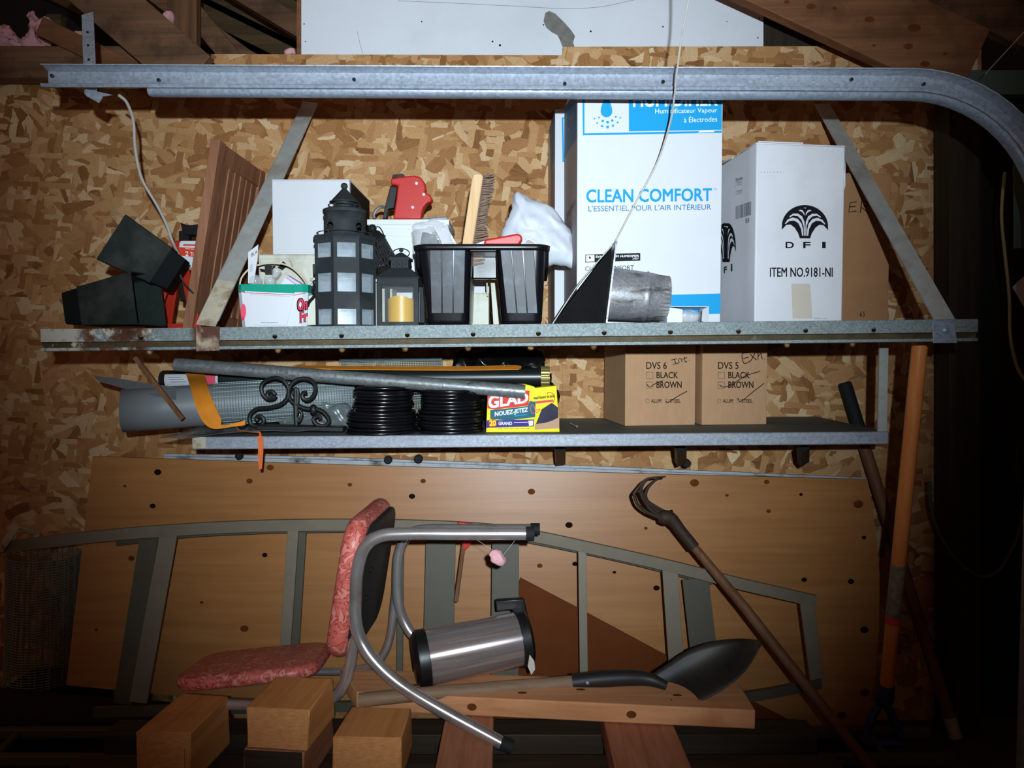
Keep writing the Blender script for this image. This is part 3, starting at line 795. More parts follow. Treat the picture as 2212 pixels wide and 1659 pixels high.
decal(hb, [(1274, 553), (1276.5, 557), (1274, 560), (1271.5, 557)], 'black_ink', off=-.0015, name='printed_drop')
text(hb, 'EVAPO STEAM HUMIDIFIER', [(1287, 557), (1380, 555), (1380, 550.5), (1287, 552.5)], 'white_ink', bold=.03)
text(hb, '240V', (1366, 556.5, 1379.5, 561), 'white_ink')
text(hb, 'CLEAN COMFORT', [(1264, 585), (1369, 583), (1369, 573), (1264, 576)], 'black_ink')
decal(hb, [(1246, 642), (1559, 634), (1559, 678), (1246, 684)], 'cyan', name='printed_band')
# left side print
decal(hb, [(1216, 215), (1246, 190), (1246, 300), (1239, 310), (1228, 326), (1219, 346)], 'cyan_dark', 'x', 0, -.0008, 'side_print')
decal(hb, [(1219.5, 346), (1228, 326), (1239, 310), (1246, 300), (1246, 702), (1221, 702)], 'grey_print', 'x', 0, -.0007, 'side_print')
text(hb, 'HUMI', [(1222, 292), (1240, 262), (1240, 240), (1222, 268)], 'grey_print', 'x', 0, -.0012)
text(hb, 'CLEAN COMFORT', [(1224, 478), (1244, 442), (1244, 428), (1224, 462)], 'grey_ink', 'x', 0, -.0012)
# second carton behind
Y2 = 2.272; xb = P(1198, 600, Y2).x; z2 = zs(xb) + .001
hb2 = carton('humidifier_carton', 'white and blue carton hidden behind the CLEAN COMFORT carton, only its left edge showing', xb, Y2, radians(1.5),   .36, .262, ZC + .70 - z2, z2, 'white_card')
decal(hb2, [(1213.5, 254), (1240, 250), (1240, 254), (1217, 256.5), (1219, 350), (1215, 350)], 'cyan', name='printed_frame')
decal(hb2, [(1188, 250), (1199, 240), (1199, 340), (1190, 372)], 'cyan_dark', 'x', 0, -.0008, 'side_print')
decal(hb2, [(1190, 372), (1199, 340), (1199, 720), (1190, 715)], 'grey_print', 'x', 0, -.0008, 'side_print')

# --- DFI carton
YD = 1.91; xd = P(1631, 600, YD).x; zd = zs(xd) + .001
AD = radians(7)
wD = .232; hD = P(1631, 309, YD).z - zd
df = carton('parts_carton', 'worn white carton printed DFI with a black fan emblem', xd, YD, AD, wD, .3, hD, zd, 'white_card_worn', flaps=False, bevel=.004)
for (y0, y1, dz) in ((.003, .13, .004), (.15, .297, .010)):
    m = MB(); m.add([(.0, y0, hD), (wD, y0, hD), (wD + .006, y1, hD + dz), (.01, y1, hD + dz + .004)], [(0, 1, 2, 3)]); m.build('flap', 'white_card_worn', df, local=True, solid=.003)
m = MB(); m.box(.004, .12, .0, .05, hD + .002, hD + .005); m.build('flap_edge', 'white_card_worn', df, local=True)
m = MB(); m.pillow([Vector((wD - .006 + .014 * sin(a) ** 2 * (1 - i / 22), .01 + .05 * cos(a), hD - .12 + .118 * i / 11)) if False else Vector((wD, .03 + .03 * cos(a), hD - .07 + .07 * sin(a))) for i, a in enumerate([j * pi / 8 for j in range(16)])], .008, 4, .003, 60, (1, 0, 0))
m.build('crumpled_corner', 'white_card_worn', df, local=True, smooth=True, angle=70)
def emblem(t, ax, val, f, mat='black_ink', off=-.0008):
    """fan emblem: f maps unit (x in -1..1, y 0 bottom .. 1 top) to pixel"""
    N = 26
    outer = [(cos(pi * i / N), .36 + .64 * sin(pi * i / N)) for i in range(N + 1)]        # dome right -> left
    outer[0] = (1.0, .25); outer[-1] = (-1.0, .25)
    legs = [(-.8, .40), (-.62, .41), (-.45, .32), (-.3, .16), (-.22, .0), (.22, .0), (.3, .16), (.45, .32), (.62, .41), (.8, .40)]
    decal(t, [f(*p) for p in outer + legs], mat, ax, val, off, 'emblem')
    for s_ in (-1, 1):
        for poly in ([(.04, .08), (.05, .36), (.14, .55), (.3, .66), (.5, .68), (.66, .62), (.66, .66), (.5, .74), (.3, .74), (.12, .66), (.02, .5), (.0, .3), (.0, .08)],
                     [(.12, .08), (.16, .28), (.28, .45), (.46, .53), (.66, .52), (.84, .42), (.86, .44), (.74, .56), (.52, .62), (.3, .58), (.14, .44), (.08, .26), (.07, .08)],
                     [(.015, .68), (.08, .76), (.2, .82), (.27, .82), (.2, .86), (.1, .84), (.015, .75)]):
            # keep a black spine in the middle
            decal(t, [f(s_ * (x + .012), y) for x, y in poly], 'white_card_worn', ax, val, off * 1.9, 'emblem_leaf')
    decal(t, [f(-.04, .92), f(.04, .92), f(0, .88)], 'white_card_worn', ax, val, off * 1.9, 'emblem_leaf')
emblem(df, 'y', 0, lambda x, y: (1738.5 + 50 * x, 515 - 72 * y + .5 * x))
for ch, (u0, u1) in zip('DFI', ((1697, 1714), (1735, 1750), (1776, 1782.5))):
    text(df, ch, (u0, 523, u1, 536), 'black_ink', bold=.03)
text(df, 'ITEM NO.9181-NI', (1663, 578, 1798, 598), 'black_ink', bold=.012)
decal(df, [(1709, 613), (1750, 613), (1755, 688), (1712, 688)], 'tape', off=-.0006, name='tape_patch')
for k in range(7):
    decal(df, [(1643 + k * 7, 371), (1645 + k * 7, 371), (1645 + k * 7, 372.5), (1643 + k * 7, 372.5)], 'grey_ink', name='print_speck')
text(df, 'N R e a s', (1759, 686, 1786, 689), 'grey_ink')
emblem(df, 'x', 0, lambda x, y: (1573 + 17 * x - (8 if x < 0 else 0), 566 - 84 * y - 12 * x * 0), off=-.0008)
text(df, 'F', [(1565, 590), (1571, 588.5), (1571, 575.5), (1565, 577)], 'black_ink', 'x', 0, bold=.03)
text(df, 'I', [(1580, 586), (1582.5, 585.5), (1582.5, 570), (1580, 570.5)], 'black_ink', 'x', 0, bold=.03)
u = 1590.0
random.seed(5)
while u < 1622:
    wd = random.choice((.6, .9, 1.4, 2.0)); v0 = 446 - (u - 1590) * .34; v1 = 474 - (u - 1590) * .30
    decal(df, [(u, v1), (u + wd, v1 - .3 * wd), (u + wd, v0 - .3 * wd), (u, v0)], 'grey_ink', 'x', 0, -.0008, 'barcode_bar'); u += wd + random.choice((.5, .8, 1.1))
text(df, '55', [(1611, 482), (1619, 480), (1619, 470.5), (1611, 472.5)], 'black_ink', 'x', 0)
text(df, 'Sender', [(1590, 392), (1606, 387), (1606, 380), (1590, 385)], 'black_ink', 'x', 0)
for k, (v0, v1) in enumerate(((394, 407), (413, 421))):
    stroke(df, [(1604, v0 - 3), (1590, v0), (1590, v1)], .001, 'grey_ink', 'x', 0, smooth=False, name='label_rule')
    for j in range(3):
        stroke(df, [(1592, v0 + 2 + 2.6 * j), (1604, v0 - 1.5 + 2.6 * j)], .0007, 'grey_ink', 'x', 0, name='label_rule')

# --- brown carton behind DFI
YB = 2.31; xk = P(1800, 600, YB).x; zk = zs(xk) + .002
bk = carton('brown_carton', 'large brown carton behind the DFI carton, handwritten ER', xk, YB, radians(2), P(1922, 600, YB).x - xk, .22, P(1900, 376, YB).z - zk, zk, 'kraft_dark')
stroke(bk, [(1850, 436), (1836, 438), (1833, 458), (1850, 456)], .003, 'brown_ink', smooth=False)
stroke(bk, [(1834, 447), (1848, 446)], .003, 'brown_ink')
stroke(bk, [(1858, 460), (1861, 434), (1874, 436), (1872, 446), (1860, 448), (1876, 460)], .003, 'brown_ink', smooth=False)
text(bk, '65', (1857, 673, 1868, 684), 'brown_ink')

# --- two tapered black square pots
def pot(label, c_small, c_big, a1, a2, roll):
    c0, c1 = Vector(c_small), Vector(c_big); t = thing('square_plant_pot', label, 'plant pot', (c0 + c1) / 2, group='black square plant pots')
    M_ = axis_matrix(c0, c1) @ Matrix.Rotation(roll, 4, 'Z'); Ln = (c1 - c0).length
    q = lambda a, z, r=.006: [M_ @ Vector((x, y, z)) for x, y in rrect(0, 0, 2 * a, 2 * a, r, 2)]
    f = lambda z: a1 + (a2 - a1) * z / Ln
    m = MB(); z1 = Ln * .24
    m.loft([q(f(z1) , z1), q(f(Ln), Ln), q(f(Ln) - .003, Ln), q(f(z1) - .003, z1 + .002)]); m.build('wall', 'black_pot', t, smooth=True)
    m = MB(); m.loft([q(f(0) - .003, 0), q(f(z1) - .002, z1 * 1.02), q(f(z1) - .005, z1 * 1.02), q(f(0) - .006, .003)]); m.build('base_band', 'black_pot_band', t, smooth=True)
    m = MB(); m.loft([q(f(z1) + .0012, z1 * 1.0), q(f(z1) + .0016, z1 * 1.3), q(f(z1) - .002, z1 * 1.3), q(f(z1) - .002, z1)]); m.build('ridge', 'black_pot', t, smooth=True)
    return t
def frame_roll(c0, c1):
    return 0
YP = 1.94
pot('black square pot lying on its side on the shelf, lower of two', P(160, 668, YP + .02), P(322, 647, YP), .043, .066, 0)
pot('black square pot tilted on top of the other pot', P(386, 596, YP + .07), P(252, 519, YP + .03), .048, .066, 0)

# --- red axle stand
YJ = 2.19; zj = zs(P(400, 700, YJ).x)
js = thing('axle_stand', 'red two ton axle stand with black saddle beside the slatted frame', 'axle stand', (P(396, 700, YJ).x, YJ, zj))
cx = P(390, 600, YJ).x; top = P(410, 560, YJ).z
bz = P(340, 700, YJ).x; hw = cx - bz
cor = [Vector((cx + sx * hw, YJ + sy * hw * .8, zj + .004)) for sx, sy in ((-1, -1), (1, -1), (1, 1), (-1, 1))]
for c in cor:
    tp = Vector((cx + (c.x - cx) * .16, YJ + (c.y - YJ) * .16, top)); m = MB(); m.bar(c, tp, .026, .01); m.build('leg', 'red_paint', js, bevel=.002)
for i in range(4):
    m = MB(); m.bar(cor[i] + Vector((0, 0, .012)), cor[(i + 1) % 4] + Vector((0, 0, .012)), .022, .006); m.build('base_rail', 'red_paint', js)
m = MB(); m.box(cx - .016, cx + .03, YJ - .022, YJ + .022, top - .06, P(410, 522, YJ).z); m.build('column', 'red_paint', js, bevel=.004)
m = MB(); m.box(cx + .002, cx + .03, YJ - .012, YJ + .012, top - .12, P(410, 500, YJ).z); m.build('ratchet_bar', 'black_metal', js, bevel=.002)
m = MB(); m.ext([P(388, 480, YJ - .02), P(398, 484, YJ - .02), P(410, 486, YJ - .02), (P(424, 484, YJ - .02)), P(440, 486, YJ - .02), P(438, 500, YJ - .02), P(428, 508, YJ - .02), P(400, 508, YJ - .02), P(393, 498, YJ - .02)], (0, .04, 0)); m.build('saddle', 'black_metal', js, bevel=.003)
yl = YJ - .03
lb = MB(); lb.ext([P(u, v, yl) for u, v in ((388, 524), (392, 520.5), (434, 520.5), (434, 578), (390, 578), (384, 570))], (0, .002, 0)); lo = lb.build('label_plate', 'white_plastic', js, label='white and red 2 Ton label'); BODY[js.name] = lo
ly = yl - YJ
decal(js, [(386, 534), (433, 536), (433, 556), (386, 552)], 'red_label', 'y', ly, -.0008, 'label_band')
decal(js, [(396, 527.5), (424, 528), (424, 531.5), (396, 531)], 'red_label', 'y', ly, -.0008, 'label_mark')
text(js, '2', (401, 543, 407.5, 553), 'white_ink', 'y', ly, -.0014, .02)
text(js, 'Ton', (412, 545, 424, 553), 'white_ink', 'y', ly, -.0014, .02)
text(js, 'Axle Stand', [(400, 538), (424, 540.5), (424, 536.5), (400, 534.5)], 'white_ink', 'y', ly, -.0014)

# --- slatted wooden frame standing edge-on
YF = 2.12; pf = P(413, 707, YF); pf.z = zs(pf.x) + .001
tp_ = P(476, 304, YF)
fr = thing('slatted_wood_frame', 'reddish wooden frame of upright slats leaning behind the cream brace', 'wooden frame', (pf.x, YF, zs(pf.x) + .001))
up = (tp_ - pf).normalized(); hF = (tp_ - pf).length
back = Vector((0, 1, 0)); nrm = up.cross(back).normalized()
O = pf + Vector((0, 0, .002))
def fbar(a, b, d0, d1, w0, w1, mat='slat_wood', name='slat'):
    """a..b along height, d0..d1 along depth, w0..w1 along face normal"""
    c = [O + up * h + back * d + nrm * w for h in (a, b) for d, w in ((d0, w0), (d1, w0), (d1, w1), (d0, w1))]
    m = MB(); m.box8(c); m.build(name, mat, fr, bevel=.0015)
fbar(0, hF, 0, .045, -.0, .026, name='stile')
fbar(0, hF, .345, .385, -.0, .026, name='stile')
fbar(hF - .055, hF - .002, .045, .345, .002, .022, name='top_rail')
fbar(0.01, .05, .045, .345, .002, .022, name='bottom_rail')
for k in range(6):
    fbar(.05, hF - .055, .052 + k * .048, .052 + k * .048 + .039, .003, .018)

# --- white flap carton behind the lighthouse
YC = 2.12; xc = P(590, 600, YC).x; zc_ = zs(xc) + .003
wc = carton('flap_carton', 'plain white carton with tuck flap behind the lighthouse lantern', xc, YC, 0, P(757, 600, YC).x - xc, .29, P(600, 390, YC).z - zc_, zc_, 'white_card')
decal(wc, [(757, 393), (798, 432), (798, 700), (757, 703)], 'black_ink', 'x', P(757, 600, YC).x - xc, .0008, 'painted_shade_side')  # black face painted over the white carton's right side as its shade
m = MB(); m.ext([on_plane(wc, u, v) for u, v in ((593, 393), (754, 397), (752, 410), (706, 474), (622, 470))], (0, -.0012, 0)); m.build('tuck_flap', 'white_card', wc, local=True)

# --- mushroom punnet
YM = 1.865; xm = P(588, 650, YM).x; zm = zs(xm) + .001
pn = thing('produce_punnet', 'white card punnet with green rim and red lettering holding oddments', 'punnet', (xm, YM, zm))
pw = P(664, 650, YM).x - P(513, 650, YM).x; ph = P(588, 614, YM).z - zm
def ring(w, d, z, c):
    return [Vector((x, y + .06, z)) for x, y in ((-w / 2, -d / 2 + c), (-w / 2 + c, -d / 2), (w / 2 - c, -d / 2), (w / 2, -d / 2 + c), (w / 2, d / 2 - c), (w / 2 - c, d / 2), (-w / 2 + c, d / 2), (-w / 2, d / 2 - c))]
m = MB(); m.loft([ring(pw * .93, .11, 0, .012), ring(pw, .12, ph * .82, .01), ring(pw * .99, .119, ph * .82, .01), ring(pw * .92, .108, .002, .012)]); BODY[pn.name] = m.build('tray', 'white_card', pn, local=True)
m = MB(); m.loft([ring(pw * 1.002, .121, ph * .82, .01), ring(pw * 1.0, .12, ph, .01), ring(pw * .985, .118, ph, .01), ring(pw * .985, .118, ph * .82, .01)]); m.build('rim_band', 'green_carton', pn, local=True)
m = MB(); m.ext([on_plane(pn, u, v, 'y', -.0015) for u, v in ((529, 629), (637, 634), (620, 702), (549, 702))], (0, -.0012, 0)); m.build('front_flap', 'white_card', pn, local=True)
m = MB(); m.ext([on_plane(pn, u, v, 'y', -.0015) for u, v in ((533, 615), (630, 618), (637, 634), (529, 629))], (0, -.0012, 0)); m.build('flap_rim', 'green_carton', pn, local=True)
stroke(pn, [(516, 627), (529, 632), (637, 637.5), (660, 633)], .0014, 'crimson', 'y', -.0015, -.0016, 'red_rule', False)
text(pn, 'GROWN AND PACKED BY / CULTIVÉS et EMPAQUETÉS PAR', [(540, 637), (626, 642), (626, 639), (540, 633.5)], 'grey_ink', 'y', -.0015, -.0016)
for k in range(12): stroke(pn, [(565 + k * 3, 697), (567 + k * 3, 697.2)], .0022, 'grey_ink', 'y', -.0015, -.0016, 'fine_print')
text(pn, 'On', [(643, 672), (664, 668), (664, 643), (643, 646)], 'black_ink', 'y', -.0015, -.0018, .06)
text(pn, 'On', [(644, 671), (664, 667), (664, 644.5), (644, 647)], 'crimson', 'y', -.0015, -.0024, .02)
text(pn, 'Fr', [(649, 697), (664, 693), (664, 670), (649, 673)], 'black_ink', 'y', -.0015, -.0018, .06)
text(pn, 'Fr', [(650, 696), (664, 692), (664, 671), (650, 674)], 'crimson', 'y', -.0015, -.0024, .02)
decal(pn, [(526 + 6 * cos(a), 672 + 16 * sin(a)) for a in [i * pi / 8 for i in range(16)]], 'pink_print', 'y', -.0015, -.0016, 'pink_emblem')
decal(pn, [(521, 686), (530, 684), (527, 690), (522, 692)], 'crimson', 'y', -.0015, -.0018, 'pink_emblem')
pnz = lambda v, Y: P(588, v, Y).z
# handle, bulbs and cards inside the punnet
m = MB(); m.tube(curve_px([(517, 626, 1.92), (522, 600, 1.93), (545, 577, 1.94), (585, 568, 1.94), (625, 575, 1.93), (655, 602, 1.92), (668, 628, 1.9)], 0, 6), .0022, 6); m.build('handle', 'beige', pn, smooth=True)
def bulb(label, u, v, r, Y, tip):
    c = P(u, v, Y); t = thing('light_bulb', label, 'light bulb', c, group='clear bulbs in the punnet')
    d = (P(*tip) - c).normalized(); M_ = axis_matrix(c, c + d)
    m = MB(); m.lathe([(r * sin(pi * i / 10), -r * cos(pi * i / 10)) for i in range(8)] + [(r * .55, r * 1.0), (r * .4, r * 1.4)], M_, 16); m.build('glass_envelope', 'clear_plastic', t, smooth=True)
    m = MB(); m.lathe([(r * .42, r * 1.3), (r * .45, r * 1.5), (r * .4, r * 1.6), (r * .45, r * 1.75), (r * .36, r * 2.0), (r * .1, r * 2.1)], M_, 14); m.build('screw_cap', 'pipe', t, smooth=True)
bulb('clear round bulb at the left in the punnet', 552, 607, .016, 1.91, (560, 640, 1.93))
bulb('clear round bulb in the middle of the punnet', 583, 606, .015, 1.93, (600, 640, 1.95))
m = MB(); m.tube(curve_px([(592, 600, 1.92), (597, 588, 1.92), (600, 580, 1.92)], 0, 4), [.005, .008, .009, .010, .011, .011, .011, .010, .004], 10)
tag(m.build('clear_spout', 'clear_plastic', base=P(596, 600, 1.92), smooth=True), 'clear ribbed plastic spout sticking out of the punnet', 'plastic spout')
m = MB(); m.ext([P(u, v, 1.9) for u, v in ((536, 545), (558, 528), (556, 560), (548, 612), (536, 612))], (0, .002, 0))
cd = m.build('hang_tag', 'white_card', base=P(545, 600, 1.9)); tag(cd, 'narrow white hang tag lettered BL standing in the punnet', 'tag')
text(cd, 'BLA', [(543, 555), (556, 547), (556, 539), (543, 547)], 'black_ink', 'y', 0, -.0008)
for k in range(4): stroke(cd, [(540, 575 + 4 * k), (547, 571 + 4 * k)], .001, 'grey_ink', 'y', 0, name='fine_print')
m = MB(); m.ext([P(u, v, 1.9) for u, v in ((618, 594), (648, 612), (655, 622), (600, 622))], (.004, .02, 0)); tag(m.build('lilac_card', 'lilac', base=P(625, 615, 1.9)), 'lilac edged card lying in the punnet', 'card')
m = MB(); m.ext([P(u, v, 1.888) for u, v in ((616, 599), (640, 616), (640, 622), (604, 622))], (.002, .006, 0)); tag(m.build('paper_slip', 'white_card', base=P(620, 615, 1.888)), 'small white paper slip in front of the lilac card', 'paper')
m = MB(); m.tube(curve_px([(562, 582, 1.95), (580, 584, 1.95), (594, 572, 1.95)], 0, 4), .002, 6); m.box(P(573, 575, 1.945).x, P(587, 575, 1.945).x, 1.94, 1.955, P(573, 590, 1.945).z, P(573, 574, 1.945).z)
tag(m.build('black_clip', 'black_plastic', base=P(580, 584, 1.95)), 'small black clip standing in front of the dusty cream case', 'clip')

# --- dusty cream case behind the punnet
YE = 2.01; xe = P(559, 650, YE).x; ze = zs(xe) + .002
ec = thing('cream_case', 'dusty cream plastic case with black marks behind the punnet', 'case', (xe, YE, ze))
we = P(684, 650, YE).x - xe; he = P(600, 549, YE).z - ze
m = MB(); m.box(0, we, 0, .05, 0, he); m.build('case_body', 'offwhite', ec, local=True, bevel=.004)
m = MB(); m.box(.006, we - .006, -.003, 0, .02, he - .012); BODY[ec.name] = m.build('case_lid', 'offwhite', ec, local=True, bevel=.0015)
decal(ec, [(612, 564), (622, 574), (610, 584), (600, 578)], 'black_ink', 'y', -.003, name='printed_diamond')
text(ec, 'Con', [(625, 564), (631, 578), (635, 576), (629, 562)], 'black_ink', 'y', -.003)
text(ec, 'Difficult', [(676, 640), (676, 600), (668, 600), (668, 640)], 'grey_ink', 'y', -.003)
decal(ec, [(650, 580), (684, 640), (684, 660), (645, 600)], 'tape', 'y', -.003, name='taped_edge')
m = MB(); m.ext([P(u, v, 1.885) for u, v in ((664, 640), (680, 636), (683, 702), (662, 702))], (0, .004, 0)); tag(m.build('card_strip', 'offwhite', base=P(672, 702, 1.885)), 'pale card strip standing between punnet and lighthouse lantern', 'card')
m = MB(); m.tube(curve_px([(683, 612), (676, 628), (678, 640), (668, 652), (664, 662)], 1.875, 5), .004, 6); m.ball(P(680, 610, 1.875), .006)
tag(m.build('black_plug_lead', 'black_plastic', base=P(672, 640, 1.875), smooth=True), 'short black lead curling at the left of the lighthouse lantern', 'lead')

# --- lighthouse lantern
YT = 1.90; xt = P(746, 650, YT).x; zt0 = zs(xt) + .001
lh = thing('lighthouse_lantern', 'charcoal metal lighthouse lantern with rows of small windows and cone roof', 'lantern', (xt, YT, zt0), (0, 0, radians(15)))
pz = lambda v: P(746, v, YT - .05).z - zt0
def octr(r, z, a0=pi / 8): return [Vector((r * cos(a0 + pi / 4 * i), r * sin(a0 + pi / 4 * i), z)) for i in range(8)]
RO = (P(812, 650, YT).x - P(682, 650, YT).x) / 2 / cos(pi / 8) * .97
zrow = [(701, 668), (631, 591), (557, 526)]; zb_, zt_ = .0, pz(517)
frames = MB()
for i in range(8):
    a0 = pi / 8 + pi / 4 * i; a1 = a0 + pi / 4
    e0 = Vector((RO * cos(a0), RO * sin(a0), 0)); e1 = Vector((RO * cos(a1), RO * sin(a1), 0)); inn = -((e0 + e1) / 2).normalized() * .002
    def pan(t0, t1, z0, z1):
        c = []
        for z in (z0, z1):
            for q in (e0.lerp(e1, t0), e0.lerp(e1, t1), e0.lerp(e1, t1) + inn, e0.lerp(e1, t0) + inn): c.append(q + Vector((0, 0, z)))
        frames.box8(c)
    pan(0, .14, zb_, zt_); pan(.86, 1, zb_, zt_)
    lv = zb_
    for (vb, vt) in zrow:
        pan(.14, .86, lv, pz(vb)); lv = pz(vt)
    pan(.14, .86, lv, zt_)
frames.loft([octr(RO * 1.02, 0), octr(RO * 1.02, .004)])
frames.build('tower_body', 'lantern', lh, local=True)
for i in range(8):
    a0 = pi / 8 + pi / 4 * i; a1 = a0 + pi / 4; r = RO * .975
    e0 = Vector((r * cos(a0), r * sin(a0), 0)); e1 = Vector((r * cos(a1), r * sin(a1), 0))
    for (vb, vt) in zrow:
        m = MB(); q0, q1 = e0.lerp(e1, .13), e0.lerp(e1, .87); z0, z1 = pz(vb) - .002, pz(vt) + .002
        m.add([q0 + Vector((0, 0, z0)), q1 + Vector((0, 0, z0)), q1 + Vector((0, 0, z1)), q0 + Vector((0, 0, z1))], [(0, 1, 2, 3)]); m.build('pane', 'glass', lh, local=True, solid=.001)
m = MB(); m.loft([octr(RO * 1.03, zt_), octr(RO * 1.05, zt_ + .004), octr(RO * 1.0, pz(507))]); m.build('gallery_deck', 'lantern', lh, local=True)
I4 = Matrix.Identity(4)
rd = RO * .635
# drum with round port holes (real openings)
m = MB(); N = 120; z0, z1 = pz(506), pz(452); zh = pz(487.5); hr = .0105
rows = [z0] + [zh + hr * k / 7 for k in range(-7, 8)] + [z1]
holeang = [radians(-90 + d) for d in (-48, 42, 132, 222)]
for j in range(N):
    for i in range(len(rows) - 1):
        th0, th1 = 2 * pi * j / N, 2 * pi * (j + 1) / N; zmid = (rows[i] + rows[i + 1]) / 2; tm = (th0 + th1) / 2
        skip = any(sqrt((((tm - h + pi) % (2 * pi) - pi) * rd) ** 2 + (zmid - zh) ** 2) < hr for h in holeang)
        if skip: continue
        m.add([(rd * cos(th0), rd * sin(th0), rows[i]), (rd * cos(th1), rd * sin(th1), rows[i]), (rd * cos(th1), rd * sin(th1), rows[i + 1]), (rd * cos(th0), rd * sin(th0), rows[i + 1])], [(0, 1, 2, 3)])
m.build('drum', 'lantern', lh, local=True, solid=.0012, smooth=True)
m = MB(); m.lathe([(rd * 1.0, pz(456)), (rd * 1.06, pz(454)), (rd * 1.06, pz(447)), (rd * .98, pz(445)), (.001, pz(445))], I4, 36); m.build('drum_ring', 'lantern', lh, local=True, smooth=True)
rc = RO * .30
m = MB(); m.lathe([(rc, pz(446)), (rc, pz(424))], I4, 24); m.build('lantern_room', 'lantern', lh, local=True, smooth=True)
m = MB(); m.lathe([(RO * .46, pz(428)), (RO * .465, pz(430.5)), (RO * .05, pz(397)), (.001, pz(395))], I4, 32); m.build('cone_roof', 'lantern', lh, local=True, smooth=True)
m = MB(); m.ball((0, 0, pz(392.5)), .0085, 14); m.build('finial', 'lantern', lh, local=True, smooth=True)
def railing(r, zA, zB, n, nm):
    m = MB()
    m.tube([(r * cos(2 * pi * i / 32), r * sin(2 * pi * i / 32), zB) for i in range(32)], .0012, 5, True)
    for i in range(n):
        a = 2 * pi * i / n + .3; m.tube([(r * cos(a), r * sin(a), zA), (r * cos(a), r * sin(a), zB)], .0013, 5)
    m.build(nm, 'lantern', lh, local=True)
railing(RO * .86, pz(508), pz(499), 10, 'lower_railing'); railing(RO * .5, pz(446), pz(436), 10, 'upper_railing')
m = MB(); m.box(-RO * .99, -RO * .9, -.01, .0, pz(590), pz(568)); m.build('hinge', 'lantern', lh, local=True)

# --- small square candle lantern
YQ = 1.86; xq = P(861, 650, YQ).x; zq = zs(xq) + .001
sl = thing('candle_lantern', 'small square charcoal lantern with glass sides holding a candle', 'lantern', (xq, YQ + .05, zq), (0, 0, radians(-3)))
qz = lambda v: P(861, v, YQ).z - zq
hwq = .045; zT = qz(602)
m = MB()
for sx in (-1, 1):
    for sy in (-1, 1): m.box(sx * hwq - .0055, sx * hwq + .0055, sy * hwq - .0055, sy * hwq + .0055, 0, zT)
for s_ in (-1, 1):
    for (z0, z1) in ((0, qz(695)), (qz(614), zT)):
        m.box(-hwq, hwq, s_ * hwq - .005, s_ * hwq + .005, z0, z1); m.box(s_ * hwq - .005, s_ * hwq + .005, -hwq, hwq, z0, z1)
m.box(-hwq, hwq, -hwq, hwq, 0, .004)
m.build('frame', 'lantern', sl, local=True)
for k in range(4):
    m = MB(); m.box(-hwq, hwq, -hwq - .0006, -hwq + .0006, qz(696), qz(612), Matrix.Rotation(k * pi / 2, 4, 'Z')); m.build('pane', 'glass_clear', sl, local=True)
sq = lambda r, z: [Vector((x * r, y * r, z)) for x, y in ((-1, -1), (1, -1), (1, 1), (-1, 1))]
m = MB(); m.loft([sq(hwq + .008, zT), sq(hwq + .009, zT + .003), sq(.021, qz(575))]); m.build('roof', 'lantern', sl, local=True)
m = MB(); m.loft([sq(.0215, qz(576)), sq(.0215, qz(559))]); m.build('vent_box', 'lantern', sl, local=True)
for a_ in range(4):
    for (x, z) in ((-.015, 568), (-.007, 571), (-.007, 564), (0, 568), (.007, 571), (.007, 564), (.015, 568)):
        m = MB(); m.lathe([(.0022, 0), (.0022, .0008)], Matrix.Rotation(a_ * pi / 2, 4, 'Z') @ Matrix.Translation((x, -.0216, qz(z))) @ Matrix.Rotation(pi / 2, 4, 'X'), 8); m.build('vent_hole', 'black_ink', sl, local=True)
m = MB(); m.loft([sq(.0245, qz(559)), sq(.0245, qz(553)), sq(.003, qz(540))]); m.build('cap', 'lantern', sl, local=True)
m = MB(); m.ball((0, 0, qz(534.5)), .0055, 12); m.build('knob', 'lantern', sl, local=True, smooth=True)
m = MB(); m.tube([(.021 * cos(a), -.004 - .01 * sin(a) * 0, qz(542) + .0115 * sin(a)) for a in [2 * pi * i / 28 for i in range(28)]], .0014, 6, True); m.build('carry_ring', 'lantern', sl, local=True, smooth=True)
m = MB(); rcn = .0345; rr_ = []
N = 32
rings = []
for r, z in ((rcn * .97, qz(697)), (rcn, qz(696)), (rcn, qz(650)), (rcn, None), (rcn * .8, -1), (rcn * .3, -2), (.001, -2)):
    rg = []
    for i in range(N):
        a = 2 * pi * i / N; zz = z
        wob = .006 * cos(a * 1 + pi / 2) ** 2 + .002 * sin(3 * a) + (.004 if abs(cos(a)) < .6 else 0) * 0
        if z is None: zz = qz(644) + wob
        elif z == -1: zz = qz(646) + wob * .6
        elif z == -2: zz = qz(652)
        rg.append(Vector((r * cos(a), r * sin(a), zz)))
    rings.append(rg)
m.loft(rings)
cn = MB(); cn.v = [mat_of(sl) @ v for v in m.v]; cn.f = m.f
tag(cn.build('pillar_candle', 'wax', base=mat_of(sl) @ Vector((0, 0, .006)), smooth=True), 'yellow wax pillar candle inside the small square lantern', 'candle')

